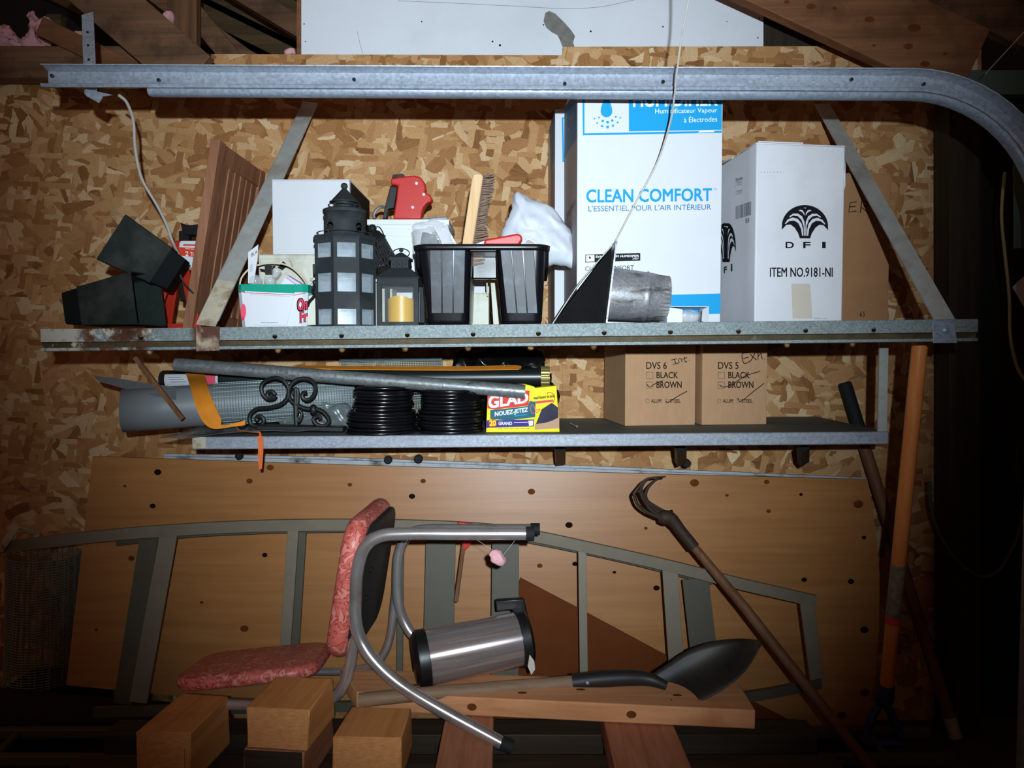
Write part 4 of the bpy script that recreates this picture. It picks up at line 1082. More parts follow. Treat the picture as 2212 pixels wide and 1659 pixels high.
# --- dark perforated lantern tilted between the two lanterns
dl = thing('punched_lantern', 'dark punched metal lantern tilted behind the small candle lantern', 'lantern', P(826, 590, 2.03))
A, B = P(828, 588, 2.05), P(806, 500, 2.03)
M_ = axis_matrix(A, B); Ln = (B - A).length
m = MB()
h1, h0 = .018, .036
def sq2(r, z): return [M_ @ Vector((x * r, y * r, z)) for x, y in ((-1, -1), (1, -1), (1, 1), (-1, 1))]
fw = lambda z: h0 + (h1 - h0) * z / (Ln * .8)
m.loft([sq2(h0, 0), sq2(h0, Ln * .14), sq2(h0 - .003, Ln * .14), sq2(h0 - .003, 0)])
for k in range(4):
    Rk = Matrix.Rotation(k * pi / 2, 4, 'Z')
    for j in range(7):
        t = -1 + 2 * j / 6
        for s_ in (-1, 1):
            p = []
            for i in range(5):
                z = Ln * (.14 + .66 * i / 4); xx = max(-1, min(1, t + s_ * .5 * i / 4 * 1.4)); p.append(M_ @ Rk @ Vector((xx * fw(z), -fw(z), z)))
            m.tube(p, .0024, 4)
m.loft([sq2(h1 + .002, Ln * .8), sq2(h1 + .003, Ln * .84), sq2(.004, Ln * 1.05)])
m.build('punched_body', 'lantern_dark', dl)
m = MB(); m.ball(B + (B - A) * .07, .0115, 12); m.build('finial', 'lantern_dark', dl, smooth=True)
m = MB(); m.tube(catmull([P(u, v, 2.02) for u, v in ((806, 497), (818, 490), (828, 505), (830, 522), (820, 540), (812, 520))], 5, True), .0016, 6, True); m.build('carry_ring', 'lantern_dark', dl, smooth=True)

carton('grey_carton', 'small dull carton propping up the punched lantern', P(806, 650, 2.01).x, 2.01, 0, .05, .08, P(826, 588, 2.02).z - zs(-.35) - .03, zs(-.35) + .001, 'offwhite')

# --- white plastic case with tools on top
YK = 2.18; xk2 = P(797, 600, YK).x; zk2 = zs(xk2) + .003
pc = thing('tool_case', 'white plastic case with moulded panels behind the small lantern', 'case', (xk2, YK, zk2))
wk = P(968, 600, YK).x - xk2; hk = P(860, 474, YK).z - zk2
m = MB(); m.ext([(0, 0, 0), (wk + .025, 0, 0), (wk + .02, 0, hk * .6), (wk, 0, hk - .012), (wk - .01, 0, hk), (0, 0, hk)], (0, .2, 0)); m.build('case_shell', 'white_plastic', pc, local=True, bevel=.004)
m = MB(); m.box(-.004, wk + .004, -.004, .204, hk - .016, hk); m.build('case_lid', 'white_plastic', pc, local=True, bevel=.002)
m = MB(); m.ext([on_plane(pc, u, v) for u, v in ((832, 508), (910, 511), (910, 556), (832, 556))], (0, -.002, 0)); m.build('moulded_panel', 'white_plastic', pc, local=True, bevel=.001)
m = MB(); m.ext([on_plane(pc, u, v) for u, v in ((800, 490), (960, 495), (960, 498), (800, 493))], (0, -.0025, 0)); m.build('moulded_rib', 'white_plastic', pc, local=True)

gx = thing('red_tool_grip', 'red plastic tool grip with three silver rivets standing on the white case', 'tool', P(890, 474, YK + .06))
zoo = lambda L_: [(780 + .229 * x, 360 + .229 * y) for x, y in L_]
Yg = YK + .04
m = MB(); m.ext([P(u, v, Yg) for u, v in zoo([(278, 110), (360, 95), (500, 80), (560, 95), (600, 150), (610, 210), (600, 240), (650, 262), (672, 300), (660, 330), (620, 345), (590, 380), (575, 430), (565, 497), (300, 497), (330, 300), (345, 175), (278, 165)])], (0, .04, 0)); m.build('grip_body', 'red_plastic', gx, bevel=.006, seg=3)
for (x, y) in ((523, 158), (591, 262), (487, 384)):
    u, v = 780 + .229 * x, 360 + .229 * y
    m = MB(); m.lathe([(.0042, -.001), (.0042, .002), (.001, .003)], Matrix.Translation(P(u, v, Yg)) @ Matrix.Rotation(pi / 2, 4, 'X'), 12); m.build('rivet', 'white_plastic', gx, smooth=True)
m = MB(); m.ext([P(u, v, Yg + .01) for u, v in zoo([(290, 105), (300, 75), (395, 65), (418, 95)])], (0, .02, 0)); m.build('black_cap', 'black_plastic', gx)
m = MB(); m.ext([P(u, v, Yg + .01) for u, v in zoo([(275, 180), (345, 190), (310, 390), (255, 400), (240, 492), (198, 492), (240, 310)])], (0, .02, 0)); m.build('black_bar', 'black_plastic', gx, bevel=.002)
m = MB(); m.tube(curve_px(zoo([(125, 490), (120, 450), (150, 400), (195, 378), (235, 390)]), Yg + .02, 5), .0045, 8); m.build('wire_loop', 'pipe', gx, smooth=True)
m = MB(); a, b = P(908, 475, YK + .02), P(965, 471, YK + .02); m.tube([a, a.lerp(b, .3), a.lerp(b, .8), b], [.0035, .0035, .0045, .0045], 10)
tag(m.build('steel_rod', 'galv_strip', base=a, smooth=True), 'short grey steel rod lying on the white plastic case', 'rod')

# --- black two-bin caddy
YQ2 = 1.835; xc0 = P(1040, 650, YQ2).x; zc0 = zs(xc0) + .0005
cd2 = thing('bucket_caddy', 'glossy black plastic caddy of two ribbed bins on the shelf edge', 'caddy', (xc0, YQ2, zc0))
cz = lambda v: P(1040, v, YQ2).z - zc0
cxp = lambda u: P(u, 650, YQ2).x - xc0
DC = .24; HT = cz(530)
def binpart(uL, uR, uLb, uRb):
    rings = []
    def rg(l, r, z, din, rad, sh_=0):
        w = r - l; return [Vector((x, y, z)) for x, y in rrect((l + r) / 2, DC / 2, w, DC - 2 * din, rad, 5)]
    zl_ = .03
    rings = [rg(cxp(uLb) + .012, cxp(uRb) - .012, .0, .028, .016), rg(cxp(uLb) + .004, cxp(uRb) - .004, .005, .019, .02), rg(cxp(uLb), cxp(uRb), .016, .015, .022), rg(cxp(uL), cxp(uR), HT, .0, .024), rg(cxp(uL) + .003, cxp(uR) - .003, HT, .003, .022), rg(cxp(uLb) + .004, cxp(uRb) - .004, .02, .019, .02)]
    m = MB(); m.loft(rings); m.build('bin', 'caddy', cd2, local=True, smooth=True, angle=60)
    n = 3; wL, wR = uL + 26, uR - 26 + (14 if uR < 1060 else 0)
    if uL > 1060: wL = uL + 10
    for k in range(3):
        t0, t1 = (k + .03) / 3, (k + .97) / 3
        tl, tr = wL + (wR - wL) * t0, wL + (wR - wL) * t1
        sL, sR = uLb + 12, uRb - 10
        bl, br = sL + (sR - sL) * t0, sL + (sR - sL) * t1
        zt2, zb2 = cz(540), cz(676)
        fy = lambda z: .015 * (1 - (z - .016) / (HT - .016)) - .0012
        c = [Vector((cxp(bl), fy(zb2), zb2)), Vector((cxp(br), fy(zb2), zb2)), Vector((cxp(tr), fy(zt2), zt2)), Vector((cxp(tl), fy(zt2), zt2))]
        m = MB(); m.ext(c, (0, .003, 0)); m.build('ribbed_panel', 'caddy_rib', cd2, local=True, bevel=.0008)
binpart(902, 1018, 918, 1012); binpart(1070, 1180, 1082, 1172)
m = MB(); w0, w1 = cxp(892), cxp(1188)
o1 = lambda g, z: [Vector((x, y, z)) for x, y in rrect((w0 + w1) / 2, DC / 2, w1 - w0 + g, DC + .006 + g, .035, 6)]
m.loft([o1(-.004, HT - .012), o1(.002, HT - .008), o1(.004, HT + .001), o1(-.002, HT + .003), o1(-.018, HT + .002), o1(-.018, HT - .01)], False, True); m.build('rim', 'caddy', cd2, local=True, smooth=True, angle=70)
m = MB(); m.box(cxp(1014), cxp(1074), -.001, DC, HT - .016, HT - .004); m.build('bridge', 'caddy', cd2, local=True, bevel=.003)
m = MB(); m.box(cxp(1016), cxp(1072), .10, .13, cz(594), HT - .014); m.build('centre_web', 'caddy', cd2, local=True, bevel=.003)
for sgn, uE in ((-1, 893), (1, 1187)):
    m = MB(); ex = cxp(uE)
    m.ext([(ex, .03, HT - .004), (ex, DC - .03, HT - .004), (ex, DC - .05, HT - .05), (ex, DC / 2, HT - .075), (ex, .05, HT - .05)], (sgn * -.012, 0, 0)); m.build('end_grip', 'caddy', cd2, local=True, bevel=.005, seg=3)

# things in the caddy
Yb = 1.93
br = thing('hand_brush', 'pale wooden hand brush with brown bristles standing in the black caddy', 'brush', P(1008, 560, Yb))
m = MB(); m.ext([P(u, v, Yb) for u, v in ((990, 580), (1013, 580), (1043, 382), (1041, 376), (1032, 374), (1022, 376), (1019, 384))], (.006, .035, 0)); m.build('wooden_back', 'brush_wood', br, bevel=.003)
m = MB(); random.seed(3)
for i in range(46):
    t = i / 45
    for j in range(4):
        a = P(1016 + 28 * t + random.uniform(-1, 1), 575 - 196 * t, Yb + .004 + j * .009)
        e = P(1046 + 18 * t + 5 * sin(t * 9) + random.uniform(-3, 3), 570 - 192 * t + random.uniform(-3, 3), Yb + .002 + j * .01 + random.uniform(-.004, .004))
        m.tube([a, a.lerp(e, .5) + Vector((0, 0, random.uniform(-.002, .002))), e], [.0021, .0023, .0012], 4)
m.build('bristles', 'bristle', br, kind='stuff')
m = MB(); pts = catmull([P(u, v, 1.93) for u, v in ((900, 560), (892, 500), (905, 482), (935, 477), (962, 484), (975, 505), (990, 540), (980, 570), (940, 580))], 4, True); m.pillow(pts, .03, 6, .006, 45, seed=4)
tag(m.build('clear_bag', 'clear_plastic', base=P(940, 560, 1.93), smooth=True, angle=80), 'clear crumpled plastic bag bulging from the left of the black caddy', 'plastic bag')
m = MB(); m.ext([P(u, v, 1.925) for u, v in ((905, 540), (912, 500), (945, 508), (952, 560), (915, 560))], (0, .03, 0)); tag(m.build('dark_packet', 'black_pot', base=P(930, 560, 1.925), bevel=.004), 'dark packet inside the clear bag in the caddy', 'packet')
m = MB(); m.ext([P(u, v, 1.92) for u, v in ((934, 486), (962, 483), (986, 527), (970, 560), (950, 515))], (0, .008, 0)); tag(m.build('paper_sleeve', 'white_card_worn', base=P(960, 540, 1.92)), 'pale paper sleeve sticking up beside the hand brush', 'paper')
rt = thing('red_handle_tool', 'tool with flat red handle lying in the black caddy', 'tool', P(1090, 540, 1.9))
m = MB(); m.ext([P(u, v, 1.9) for u, v in ((1045, 530), (1046, 517), (1080, 511), (1118, 504), (1127, 508), (1129, 518), (1120, 530))], (0, .025, 0)); m.build('handle', 'red_plastic', rt, bevel=.005, seg=3)
m = MB(); m.bar(P(1050, 526, 1.912), P(1000, 545, 1.912), .015, .004); m.build('blade', 'pipe', rt)
m = MB(); m.ext([P(u, v, 1.9) for u, v in ((1130, 530), (1136, 515), (1142, 514), (1165, 526), (1165, 532))], (0, .03, 0)); ww = m.build('white_packet', 'white_card', base=P(1146, 532, 1.9), bevel=.001); tag(ww, 'small white packet next to the red handle in the caddy', 'packet')
decal(ww, [(1138, 519), (1142, 517.5), (1156, 526), (1134, 526)], 'grey_print', 'y', 0, -.0008, 'printed_panel')

# --- white plastic bag behind the caddy
m = MB(); pts = catmull([P(u, v, 2.06) for u, v in ((1108, 420), (1120, 418), (1160, 432), (1200, 458), (1228, 498), (1242, 545), (1240, 576), (1215, 575), (1180, 572), (1140, 560), (1095, 540), (1082, 515), (1092, 480), (1106, 445))], 4, True)
m.pillow(pts, .034, 14, .009, 24, seed=9, power=.8)
tag(m.build('carrier_bag', 'bag_white', base=P(1160, 575, 2.06), smooth=True, angle=85), 'white plastic carrier bag slumped behind the black caddy', 'plastic bag')
# white pieces glimpsed between the two bins
Yv = 2.12; xv = P(1012, 650, Yv).x; zv = zs(xv) + .003
carton('small_white_carton', 'small pale carton seen between the two caddy bins', xv, Yv, 0, P(1056, 650, Yv).x - xv, .1, P(1030, 634, Yv).z - zv, zv, 'offwhite')
m = MB(); m.ext([P(u, v, 2.09) for u, v in ((1060, 610), (1068, 606), (1078, 700), (1066, 702))], (.002, .12, 0)); sw = m.build('cream_divider', 'offwhite', base=P(1068, 702, 2.09)); tag(sw, 'thin cream panel standing on edge between the caddy bins', 'panel')
m = MB(); m.tube(curve_px([(1054, 640), (1052, 612), (1057, 596), (1063, 600), (1064, 630)], 2.085, 5), .002, 6); tag(m.build('cream_lead', 'beige', base=P(1058, 620, 2.085), smooth=True), 'cream wire loop rising between the caddy bins', 'wire')
carton('paper_stack', 'white folded card stack behind the small pale carton', P(1016, 650, 2.26).x, 2.26, 0, .055, .05, P(1030, 600, 2.26).z - zs(0) - .002, zs(0) + .002, 'white_card', 'card')

# --- black duct boot with round collar
bt = thing('duct_boot', 'black wedge-shaped duct boot with round galvanised collar', 'duct fitting', P(1300, 700, 1.9))
Y0 = 1.812; dB = .125
tri = [(1322, 532), (1303, 697), (1193, 701)]
m = MB(); m.ext([P(u, v, Y0) for u, v in tri], (.0, dB, 0)); m.build('wedge_body', 'duct_black', bt, bevel=.001)
m = MB(); m.bar(P(1324, 528, Y0 + dB / 2), P(1303, 699, Y0 + dB / 2), dB + .012, .004, front=(-1, 0, .1)); m.build('flange', 'duct_galv', bt)
for pa, pb in (((1322, 529), (1191, 702)),):
    m = MB(); a, b = P(*pa, Y0), P(*pb, Y0)
    mid = a.lerp(b, .5) + Vector((-.006, 0, .004))
    m.ribbon(catmull([a, mid, b], 6), [p + Vector((0, dB, 0)) for p in catmull([a, mid, b], 6)], .002); m.build('slant_lip', 'steel_grey', bt)
yc = Y0 + .066
c0, c1 = P(1312, 634, yc), P(1441, 645, yc); Mc = axis_matrix(c0, c1); Lc = (c1 - c0).length
r0 = .064; r1 = .055
rings = []
N = 72
for z, r, cr in ((0, r0, 0), (.005, r0, 0), (Lc * .55, r0 - .004, 0), (Lc * .62, r0 - .0045, 0), (Lc * .64, r0 - .002, 0), (Lc * .66, r0 - .005, 0), (Lc * .74, r0 - .0055, 0), (Lc * .8, r1, .0012), (Lc, r1 - .003, .0022), (Lc, r1 - .006, .0022), (Lc * .7, r1 - .004, 0), (0, r0 - .003, 0)):
    rings.append([Mc @ Vector(((r + cr * (1 if j % 2 else -1)) * cos(2 * pi * j / N), (r + cr * (1 if j % 2 else -1)) * sin(2 * pi * j / N), z)) for j in range(N)])
m = MB(); m.loft(rings); m.build('round_collar', 'duct_galv', bt, smooth=True, angle=60)

# --- small opened carton with a wrapped bulb
Yo = 1.85; xo = P(1441, 680, Yo).x; zo = zs(xo) + .0008
oc = thing('opened_carton', 'small opened white carton lying beside the duct collar', 'box', (xo, Yo, zo), (0, 0, radians(4)))
wo = .102; ho = .044; do = .07
m = MB(); t_ = .0012
m.box(0, wo, 0, do, 0, t_); m.box(0, t_, 0, do, 0, ho); m.box(wo - t_, wo, 0, do, 0, ho); m.box(0, wo, 0, do, ho - t_, ho); m.build('sleeve', 'white_card_worn', oc, local=True)
m = MB(); m.add([(0, 0, .001), (.034, -.012, .004), (.034, -.012, ho - .008), (0, 0, ho - .002)], [(0, 1, 2, 3)]); m.build('end_flap', 'white_card', oc, local=True, solid=.001)
m = MB(); m.add([(wo, 0, .003), (wo - .02, -.008, .008), (wo - .018, -.008, ho - .008), (wo, 0, ho)], [(0, 1, 2, 3)]); m.build('end_flap', 'white_card', oc, local=True, solid=.001)
wb = MB(); pts = [mat_of(oc) @ Vector((.06 + .032 * cos(a), .03, .0215 + .0185 * sin(a))) for a in [2 * pi * i / 20 for i in range(20)]]
wb.pillow(pts, .022, 5, .003, 80, seed=2); tag(wb.build('wrapped_bulb', 'clear_plastic', base=mat_of(oc) @ Vector((.06, .03, .003)), smooth=True, angle=80), 'film-wrapped bulb inside the small opened carton', 'light bulb')

# --- hanging cables
wc_ = MB(); wc_.tube(curve_px([(1497, -240, 1.52), (1492, -90, 1.60), (1487, 0, 1.64), (1474, 70, 1.68), (1463, 150, 1.73), (1456, 215, 1.78), (1449, 260, 1.81), (1420, 350, 1.86), (1372, 440, 1.885), (1330, 520, 1.89), (1310, 555, 1.895), (1280, 590, 1.90)], 0, 6), .0022, 8)
tag(wc_.build('hanging_wire', 'cord_white', base=P(1463, 150, 1.73), smooth=True), 'grey-white wire hanging across the rail onto the CLEAN COMFORT carton', 'wire')
wc_ = MB(); wc_.tube(curve_px([(256, 205, 1.9), (274, 222, 1.92), (288, 262, 1.95), (292, 320, 1.97), (306, 385, 2.0), (340, 445, 2.03), (362, 490, 2.05), (374, 525, 2.06), (398, 568, 2.13), (432, 596, 2.2)], 0, 6), .0036, 8)
tag(wc_.build('grey_cable', 'cord_white', base=P(292, 320, 1.97), smooth=True), 'grey cable dropping from the rail left end behind the tilted pot', 'cable')
wc_ = MB(); wc_.tube(curve_px([(378, 560, 2.0), (392, 600, 2.03), (405, 620, 2.07), (420, 636, 2.13)], 0, 6), .0024, 6)
tag(wc_.build('thin_lead', 'cord_grey', base=P(400, 610, 1.98), smooth=True), 'thin grey lead drooping in front of the red axle stand', 'cable')
# ------------------------------------------------------------------ things on the lower shelf
# --- two brown DVS cartons
def dvs(label, uL, uR, vL, ang, num, hand, yaw):
    o, d = ray(uL, vL); zf = zl(0) + .001
    for _ in range(4):
        t = (zf - o.z) / d.z; x = (o + d * t).x; zf = zl(x) + .001
    p = o + d * t; w = (uR - uL) * p.y / F
    return carton('vent_carton', label, p.x, p.y, yaw, w / cos(yaw), YW - p.y - .02 - w * sin(yaw), zs(p.x) - .024 - zf, zf, 'kraft', group='brown vent cartons')
c6 = dvs('brown carton marked DVS 6 and handwritten Int.', 1350, 1507, 920, 0, '', '', radians(8))
c5 = dvs('brown carton marked DVS 5 and handwritten Exh.', 1516, 1662, 918, 0, '', '', radians(7))
def dvs_print(t, du, num):
    text(t, 'DVS ' + num, (1396 + du, 782, 1440 + du, 797), 'brown_ink', bold=.01)
    for (v0, v1) in ((804, 818), (825, 839)):
        stroke(t, [(1396 + du, v0), (1410 + du, v0), (1410 + du, v1), (1396 + du, v1), (1396 + du, v0)], .0011, 'brown_ink', smooth=False, name='tick_box')
    text(t, 'BLACK', (1418 + du, 803.5, 1464 + du, 817), 'brown_ink', bold=.014)
    text(t, 'BROWN', (1418 + du, 824, 1472 + du, 838), 'brown_ink', bold=.014)
    stroke(t, [(1395 + du, 862), (1402 + du, 862), (1402 + du, 870), (1395 + du, 870), (1395 + du, 862)], .0009, 'brown_ink', smooth=False, name='tick_box')
    stroke(t, [(1437 + du, 862), (1444 + du, 862), (1444 + du, 870), (1437 + du, 870), (1437 + du, 862)], .0009, 'brown_ink', smooth=False, name='tick_box')
    text(t, 'ALUM', (1406 + du, 862, 1428 + du, 870), 'brown_ink', bold=.012)
    text(t, 'STEEL', (1447 + du, 862, 1470 + du, 870), 'brown_ink', bold=.012)
dvs_print(c6, 0, '6'); dvs_print(c5, 155, '5')
stroke(c6, [(1397, 830), (1403, 836), (1415, 829), (1432, 822)], .0025, 'brown_ink')
stroke(c6, [(1438, 866), (1443, 869), (1462, 857), (1484, 845)], .0025, 'brown_ink')
stroke(c5, [(1554, 831), (1562, 836), (1580, 831), (1610, 812), (1642, 802)], .0025, 'brown_ink')
stroke(c5, [(1593, 860), (1600, 867), (1622, 850), (1650, 828)], .0025, 'brown_ink')
for pl in ([(1449, 778), (1462, 775)], [(1456, 776), (1460, 786)], [(1453, 787), (1466, 784)], [(1467, 784), (1466, 776), (1471, 775), (1473, 782)], [(1478, 770), (1480, 782), (1484, 780)], [(1474, 776), (1484, 772)], [(1488, 779), (1489.5, 779)]):
    stroke(c6, pl, .0022, 'brown_ink')
for pl in ([(1618, 761), (1603, 765), (1607, 785), (1622, 779)], [(1605, 775), (1617, 771)], [(1620, 765), (1634, 778)], [(1631, 762), (1622, 779)], [(1637, 758), (1637, 777)], [(1637, 770), (1643, 764), (1646, 776)], [(1650, 776), (1651.5, 776)]):
    stroke(c5, pl, .0026, 'brown_ink')

# --- bin bag carton
YG = 2.11; xg = P(1050, 900, YG).x; zg = zl(xg) + .001
gl = thing('bin_bag_carton', 'yellow and red carton of bin bags lettered GLAD NOUEZ-JETEZ', 'box', (xg, YG, zg), (0, 0, radians(3)))
wg = (P(1206, 900, YG).x - xg); hg_ = P(1130, 832, YG).z - zg
gp = [on_plane(gl, u, v) for u, v in ((1050, 931), (1153, 928), (1209, 925), (1202, 833), (1156, 838), (1154, 835), (1134, 830), (1112, 832), (1054, 838))]
for p in gp: p.z = max(p.z, 0)
gp[0].z = gp[1].z = gp[2].z = 0
m = MB(); m.ext(gp, (0, .055, 0)); BODY[gl.name] = m.build('carton_body', 'yellow', gl, local=True, bevel=.001)
D = lambda pts, mt, o=-.0007, n='print': decal(gl, pts, mt, 'y', 0, o, n)
D([(1053, 842), (1144, 844), (1142, 876), (1118, 879), (1090, 882), (1070, 885), (1053, 882)], 'glad_red')
text(gl, 'GLAD', [(1056, 882), (1140, 869), (1140, 849), (1056, 856)], 'white_ink', bold=.04)
D([(1059, 886), (1090, 883), (1141, 877), (1144, 866), (1157, 868), (1156, 901), (1130, 904), (1100, 908), (1059, 905)], 'teal')
text(gl, 'NOUEZ-JETEZ', [(1069, 902), (1140, 892), (1140, 880), (1069, 890)], 'white_ink', bold=.03, off=-.0013)
D([(1112, 897.5), (1138, 894.5), (1138, 896.5), (1112, 899.5)], 'cyan', -.0013)
D([(1050, 908), (1154, 906), (1153, 921), (1050, 924)], 'purple')
D([(1055, 907), (1070, 905), (1073, 920), (1058, 924)], 'glad_red', -.0011)
text(gl, '20', (1057.5, 908, 1071, 919.5), 'yellow', bold=.04, off=-.0016)
text(gl, 'GRAND', (1077, 911, 1106, 918), 'white_ink', bold=.03, off=-.0012)
stroke(gl, [(1110, 913), (1140, 912)], .0018, 'white_ink', off=-.0012, name='fine_print')
D([(1141, 909), (1152, 908), (1151, 919), (1143, 920)], 'white_ink', -.0012)
text(gl, 'MAINTENANT EN NOIR', [(1153, 863), (1198, 858), (1198, 853), (1153, 858)], 'black_ink', bold=.03)
D([(1155, 867), (1195, 863), (1195, 868), (1157, 872)], 'pink_print', -.0008)
text(gl, 'MÊME RÉSISTANCE', [(1156, 871.5), (1194, 867), (1194, 863), (1156, 867)], 'glad_red', bold=.02)
D([(1157, 917), (1162, 905), (1170, 884), (1192, 870), (1205, 880), (1206, 902), (1190, 911), (1170, 915)], 'bag_print')
D([(1155, 916), (1175, 914), (1192, 909), (1208, 901), (1208, 925), (1155, 928)], 'tan_print', -.0009)
stroke(gl, [(1150, 874), (1146, 880), (1149, 892), (1156, 891), (1154, 878), (1150, 874)], .002, 'pink_print', off=-.0014, name='ring_print')
stroke(gl, [(1183, 852), (1183, 848), (1194, 850), (1198, 858), (1195, 870)], .0018, 'glad_red', name='tie_print')
stroke(gl, [(1157, 886), (1167, 885), (1158, 892)], .0018, 'glad_red', name='tie_print')
for k in range(6): stroke(gl, [(1077 + k * 12, 926), (1085 + k * 12, 925.5)], .0014, 'grey_ink', name='fine_print')

# --- four coils of black tubing
def coil(label, cx, cy, z, R, h, n, seed, wob):
    t = MB(); rnd = random.Random(seed)
    rr = h / n / 2 * 1.05
    pts = []
    for i in range(n):
        ph = rnd.uniform(0, 6); amp = rnd.uniform(.001, wob); Rk = R - rr + rnd.uniform(-.004, .002)
        ring_ = [Vector((cx + (Rk + amp * sin(2 * a + ph)) * cos(a), cy + (Rk + amp * sin(2 * a + ph)) * sin(a), z + rr + i * (h - 2 * rr) / max(n - 1, 1) + .0012 * sin(a + ph))) for a in [2 * pi * j / 40 for j in range(40)]]
        t.tube(ring_, rr, 6, True)
        if i % 2 == 0:
            ring2 = [Vector((cx + (q.x - cx) * .84, cy + (q.y - cy) * .84, q.z + .001)) for q in ring_]
            t.tube(ring2, rr, 6, True)
    # cable ties
    o = t.build('tubing_coil', 'coil', base=(cx, cy, z), smooth=True, angle=80)
    return tag(o, label, 'coil', 'coils of black tubing')
cA = P(826, 935, 2.135); zA = zl(cA.x) + .0015; hA = .062
cB = P(974, 935, 2.14); zB = zl(cB.x) + .0015
coil('lower left coil of black tubing on the shelf', cA.x, cA.y, zA, .098, hA, 7, 1, .004)
coil('upper left coil of black tubing stacked beside the scroll bracket', cA.x + .004, cA.y, zA + hA + .001, .084, .066, 7, 2, .003)
coil('lower right coil of black tubing next to the yellow carton', cB.x, cB.y, zB, .092, hA, 7, 3, .003)
coil('upper right coil of black tubing under the black flap', cB.x + .002, cB.y, zB + hA + .001, .085, .058, 6, 4, .002)
zt_c = zB + hA + .062
m = MB(); m.add([P(968, 856, 2.06), P(998, 828, 2.10), P(1030, 852, 2.07), P(1040, 868, 2.05), P(1000, 862, 2.05)], [(0, 1, 4), (1, 2, 3, 4)])
tag(m.build('black_flap', 'bag_black', base=P(1000, 860, 2.06), solid=.002), 'folded black plastic flap peaking over the upper right coil', 'plastic flap')

# --- steel pipe
a, b = P(379, 787, 2.13), P(1134, 846, 2.085)
pp = thing('steel_pipe', 'long grey steel pipe lying across the lower shelf above the coils', 'pipe', a.lerp(b, .5))
M_ = axis_matrix(a, b); Lp = (b - a).length
m = MB(); m.lathe([(.0165, 0), (.0185, .002), (.0185, Lp), (.0155, Lp), (.0155, Lp - .3), (.0155, .01), (.0165, 0)], M_, 28, False); m.build('tube', 'pipe', pp, smooth=True)
m = MB(); m.lathe([(.0189, Lp * .30), (.0192, Lp * .302), (.0192, Lp * .304), (.0189, Lp * .306)], M_, 28, False); m.lathe([(.0189, Lp * .77), (.0192, Lp * .772), (.0192, Lp * .774), (.0189, Lp * .776)], M_, 28, False); m.build('seam_ring', 'pipe', pp, smooth=True)

# --- black tube with white label and brass coupling
a, b = P(350, 820, 2.27), P(1168, 814, 2.25)
tb = thing('black_tube', 'black plastic tube with white and pink label lying behind the steel pipe', 'tube', a.lerp(b, .5))
M_ = axis_matrix(a, b); Lt = (b - a).length
m = MB(); m.lathe([(.001, 0), (.024, 0), (.027, .004), (.027, .06), (.026, .07), (.026, Lt), (.02, Lt)], M_, 28); m.build('tube', 'black_tube', tb, smooth=True)
m = MB(); m.lathe([(.02, Lt), (.030, Lt)] + [(.030 + (.0012 if i % 2 else 0), Lt + .002 + .022 * i / 9) for i in range(10)] + [(.02, Lt + .026)], M_, 28)
m = MB()
N = 64
rings = [[M_ @ Vector(((.030 + (.0014 if (j // 2) % 2 and 0 < i < 3 else 0)) * cos(2 * pi * j / N), (.030 + (.0014 if (j // 2) % 2 and 0 < i < 3 else 0)) * sin(2 * pi * j / N), Lt + zz)) for j in range(N)] for i, zz in enumerate((0, .001, .024, .026))]
m.loft(rings); m.build('brass_coupling', 'brass', tb, label='ribbed brass coupling')
def wrap(u0, u1, mat, r, name, a0=-.75, a1=.62):
    z0 = (P(u0, 820, 2.27) - a).dot((b - a).normalized()); z1 = (P(u1, 820, 2.27) - a).dot((b - a).normalized())
    ax = (b - a).normalized(); fwd = Vector((0, -1, 0)); fwd = (fwd - ax * fwd.dot(ax)).normalized(); upv = Vector((0, 0, 1)); upv = (upv - ax * upv.dot(ax)).normalized()
    m = MB(); pa, pb = [], []
    for i in range(9):
        t = a0 + (a1 - a0) * i / 8; d = fwd * cos(t) + upv * sin(t)
        pa.append(a + ax * z0 + d * r); pb.append(a + ax * z1 + d * r)
    N = 9; m.add(pa + pb, [(i, i + 1, N + i + 1, N + i) for i in range(8)]); return m.build(name, mat, tb, smooth=True)
wrap(364, 479, 'white_card', .0274, 'paper_label'); wrap(452, 474, 'pink_print', .0278, 'label_patch'); wrap(446, 453, 'black_ink', .0278, 'label_mark', -.3, .3)
for k in range(3): wrap(372 + 3 * k, 402 + 5 * k, 'grey_ink', .0277, 'label_print', .25 - .25 * k, .31 - .25 * k)

# --- grey plastic sheet roll
RA, RBx = P(266, 886, 2.10), P(960, 842, 2.36)
a, b = RA, RA.lerp(RBx, .75)
gs = thing('grey_sheet_roll', 'rolled grey plastic sheet sticking out past the lower shelf left end', 'sheet roll', a.lerp(b, .4))
ax = (b - a).normalized(); fwd = (Vector((0, -1, 0)) - ax * -ax.y).normalized(); upv = Vector((0, 0, 1))
rings = []
for i in range(7):
    c = a.lerp(b, i / 6); r = .0605 - .009 * i / 6; rg = []
    for j in range(40):
        t = -2.2 + 6.6 * j / 39; rr = r * (1 - .035 * j / 39) - (.0 if j else 0)
        rg.append(c + (fwd * cos(t) + upv * sin(t)) * rr)
    rings.append(rg)
m = MB()
base = len(m.v)
for rg in rings: m.v += rg
for i in range(6):
    for j in range(39): m.f.append((i * 40 + j, i * 40 + j + 1, (i + 1) * 40 + j + 1, (i + 1) * 40 + j))
m.build('rolled_sheet', 'grey_sheet', gs, smooth=True, solid=.0018)
m = MB()
pa = [P(204, 812, 2.13), P(260, 818, 2.13), P(310, 827, 2.125), P(380, 836, 2.12)]; pb = [P(212, 822, 2.10), P(262, 836, 2.09), P(300, 848, 2.08), P(380, 862, 2.07)]
m.ribbon(catmull(pa, 4), catmull(pb, 4), .002); m.build('loose_corner', 'grey_sheet', gs, smooth=True)
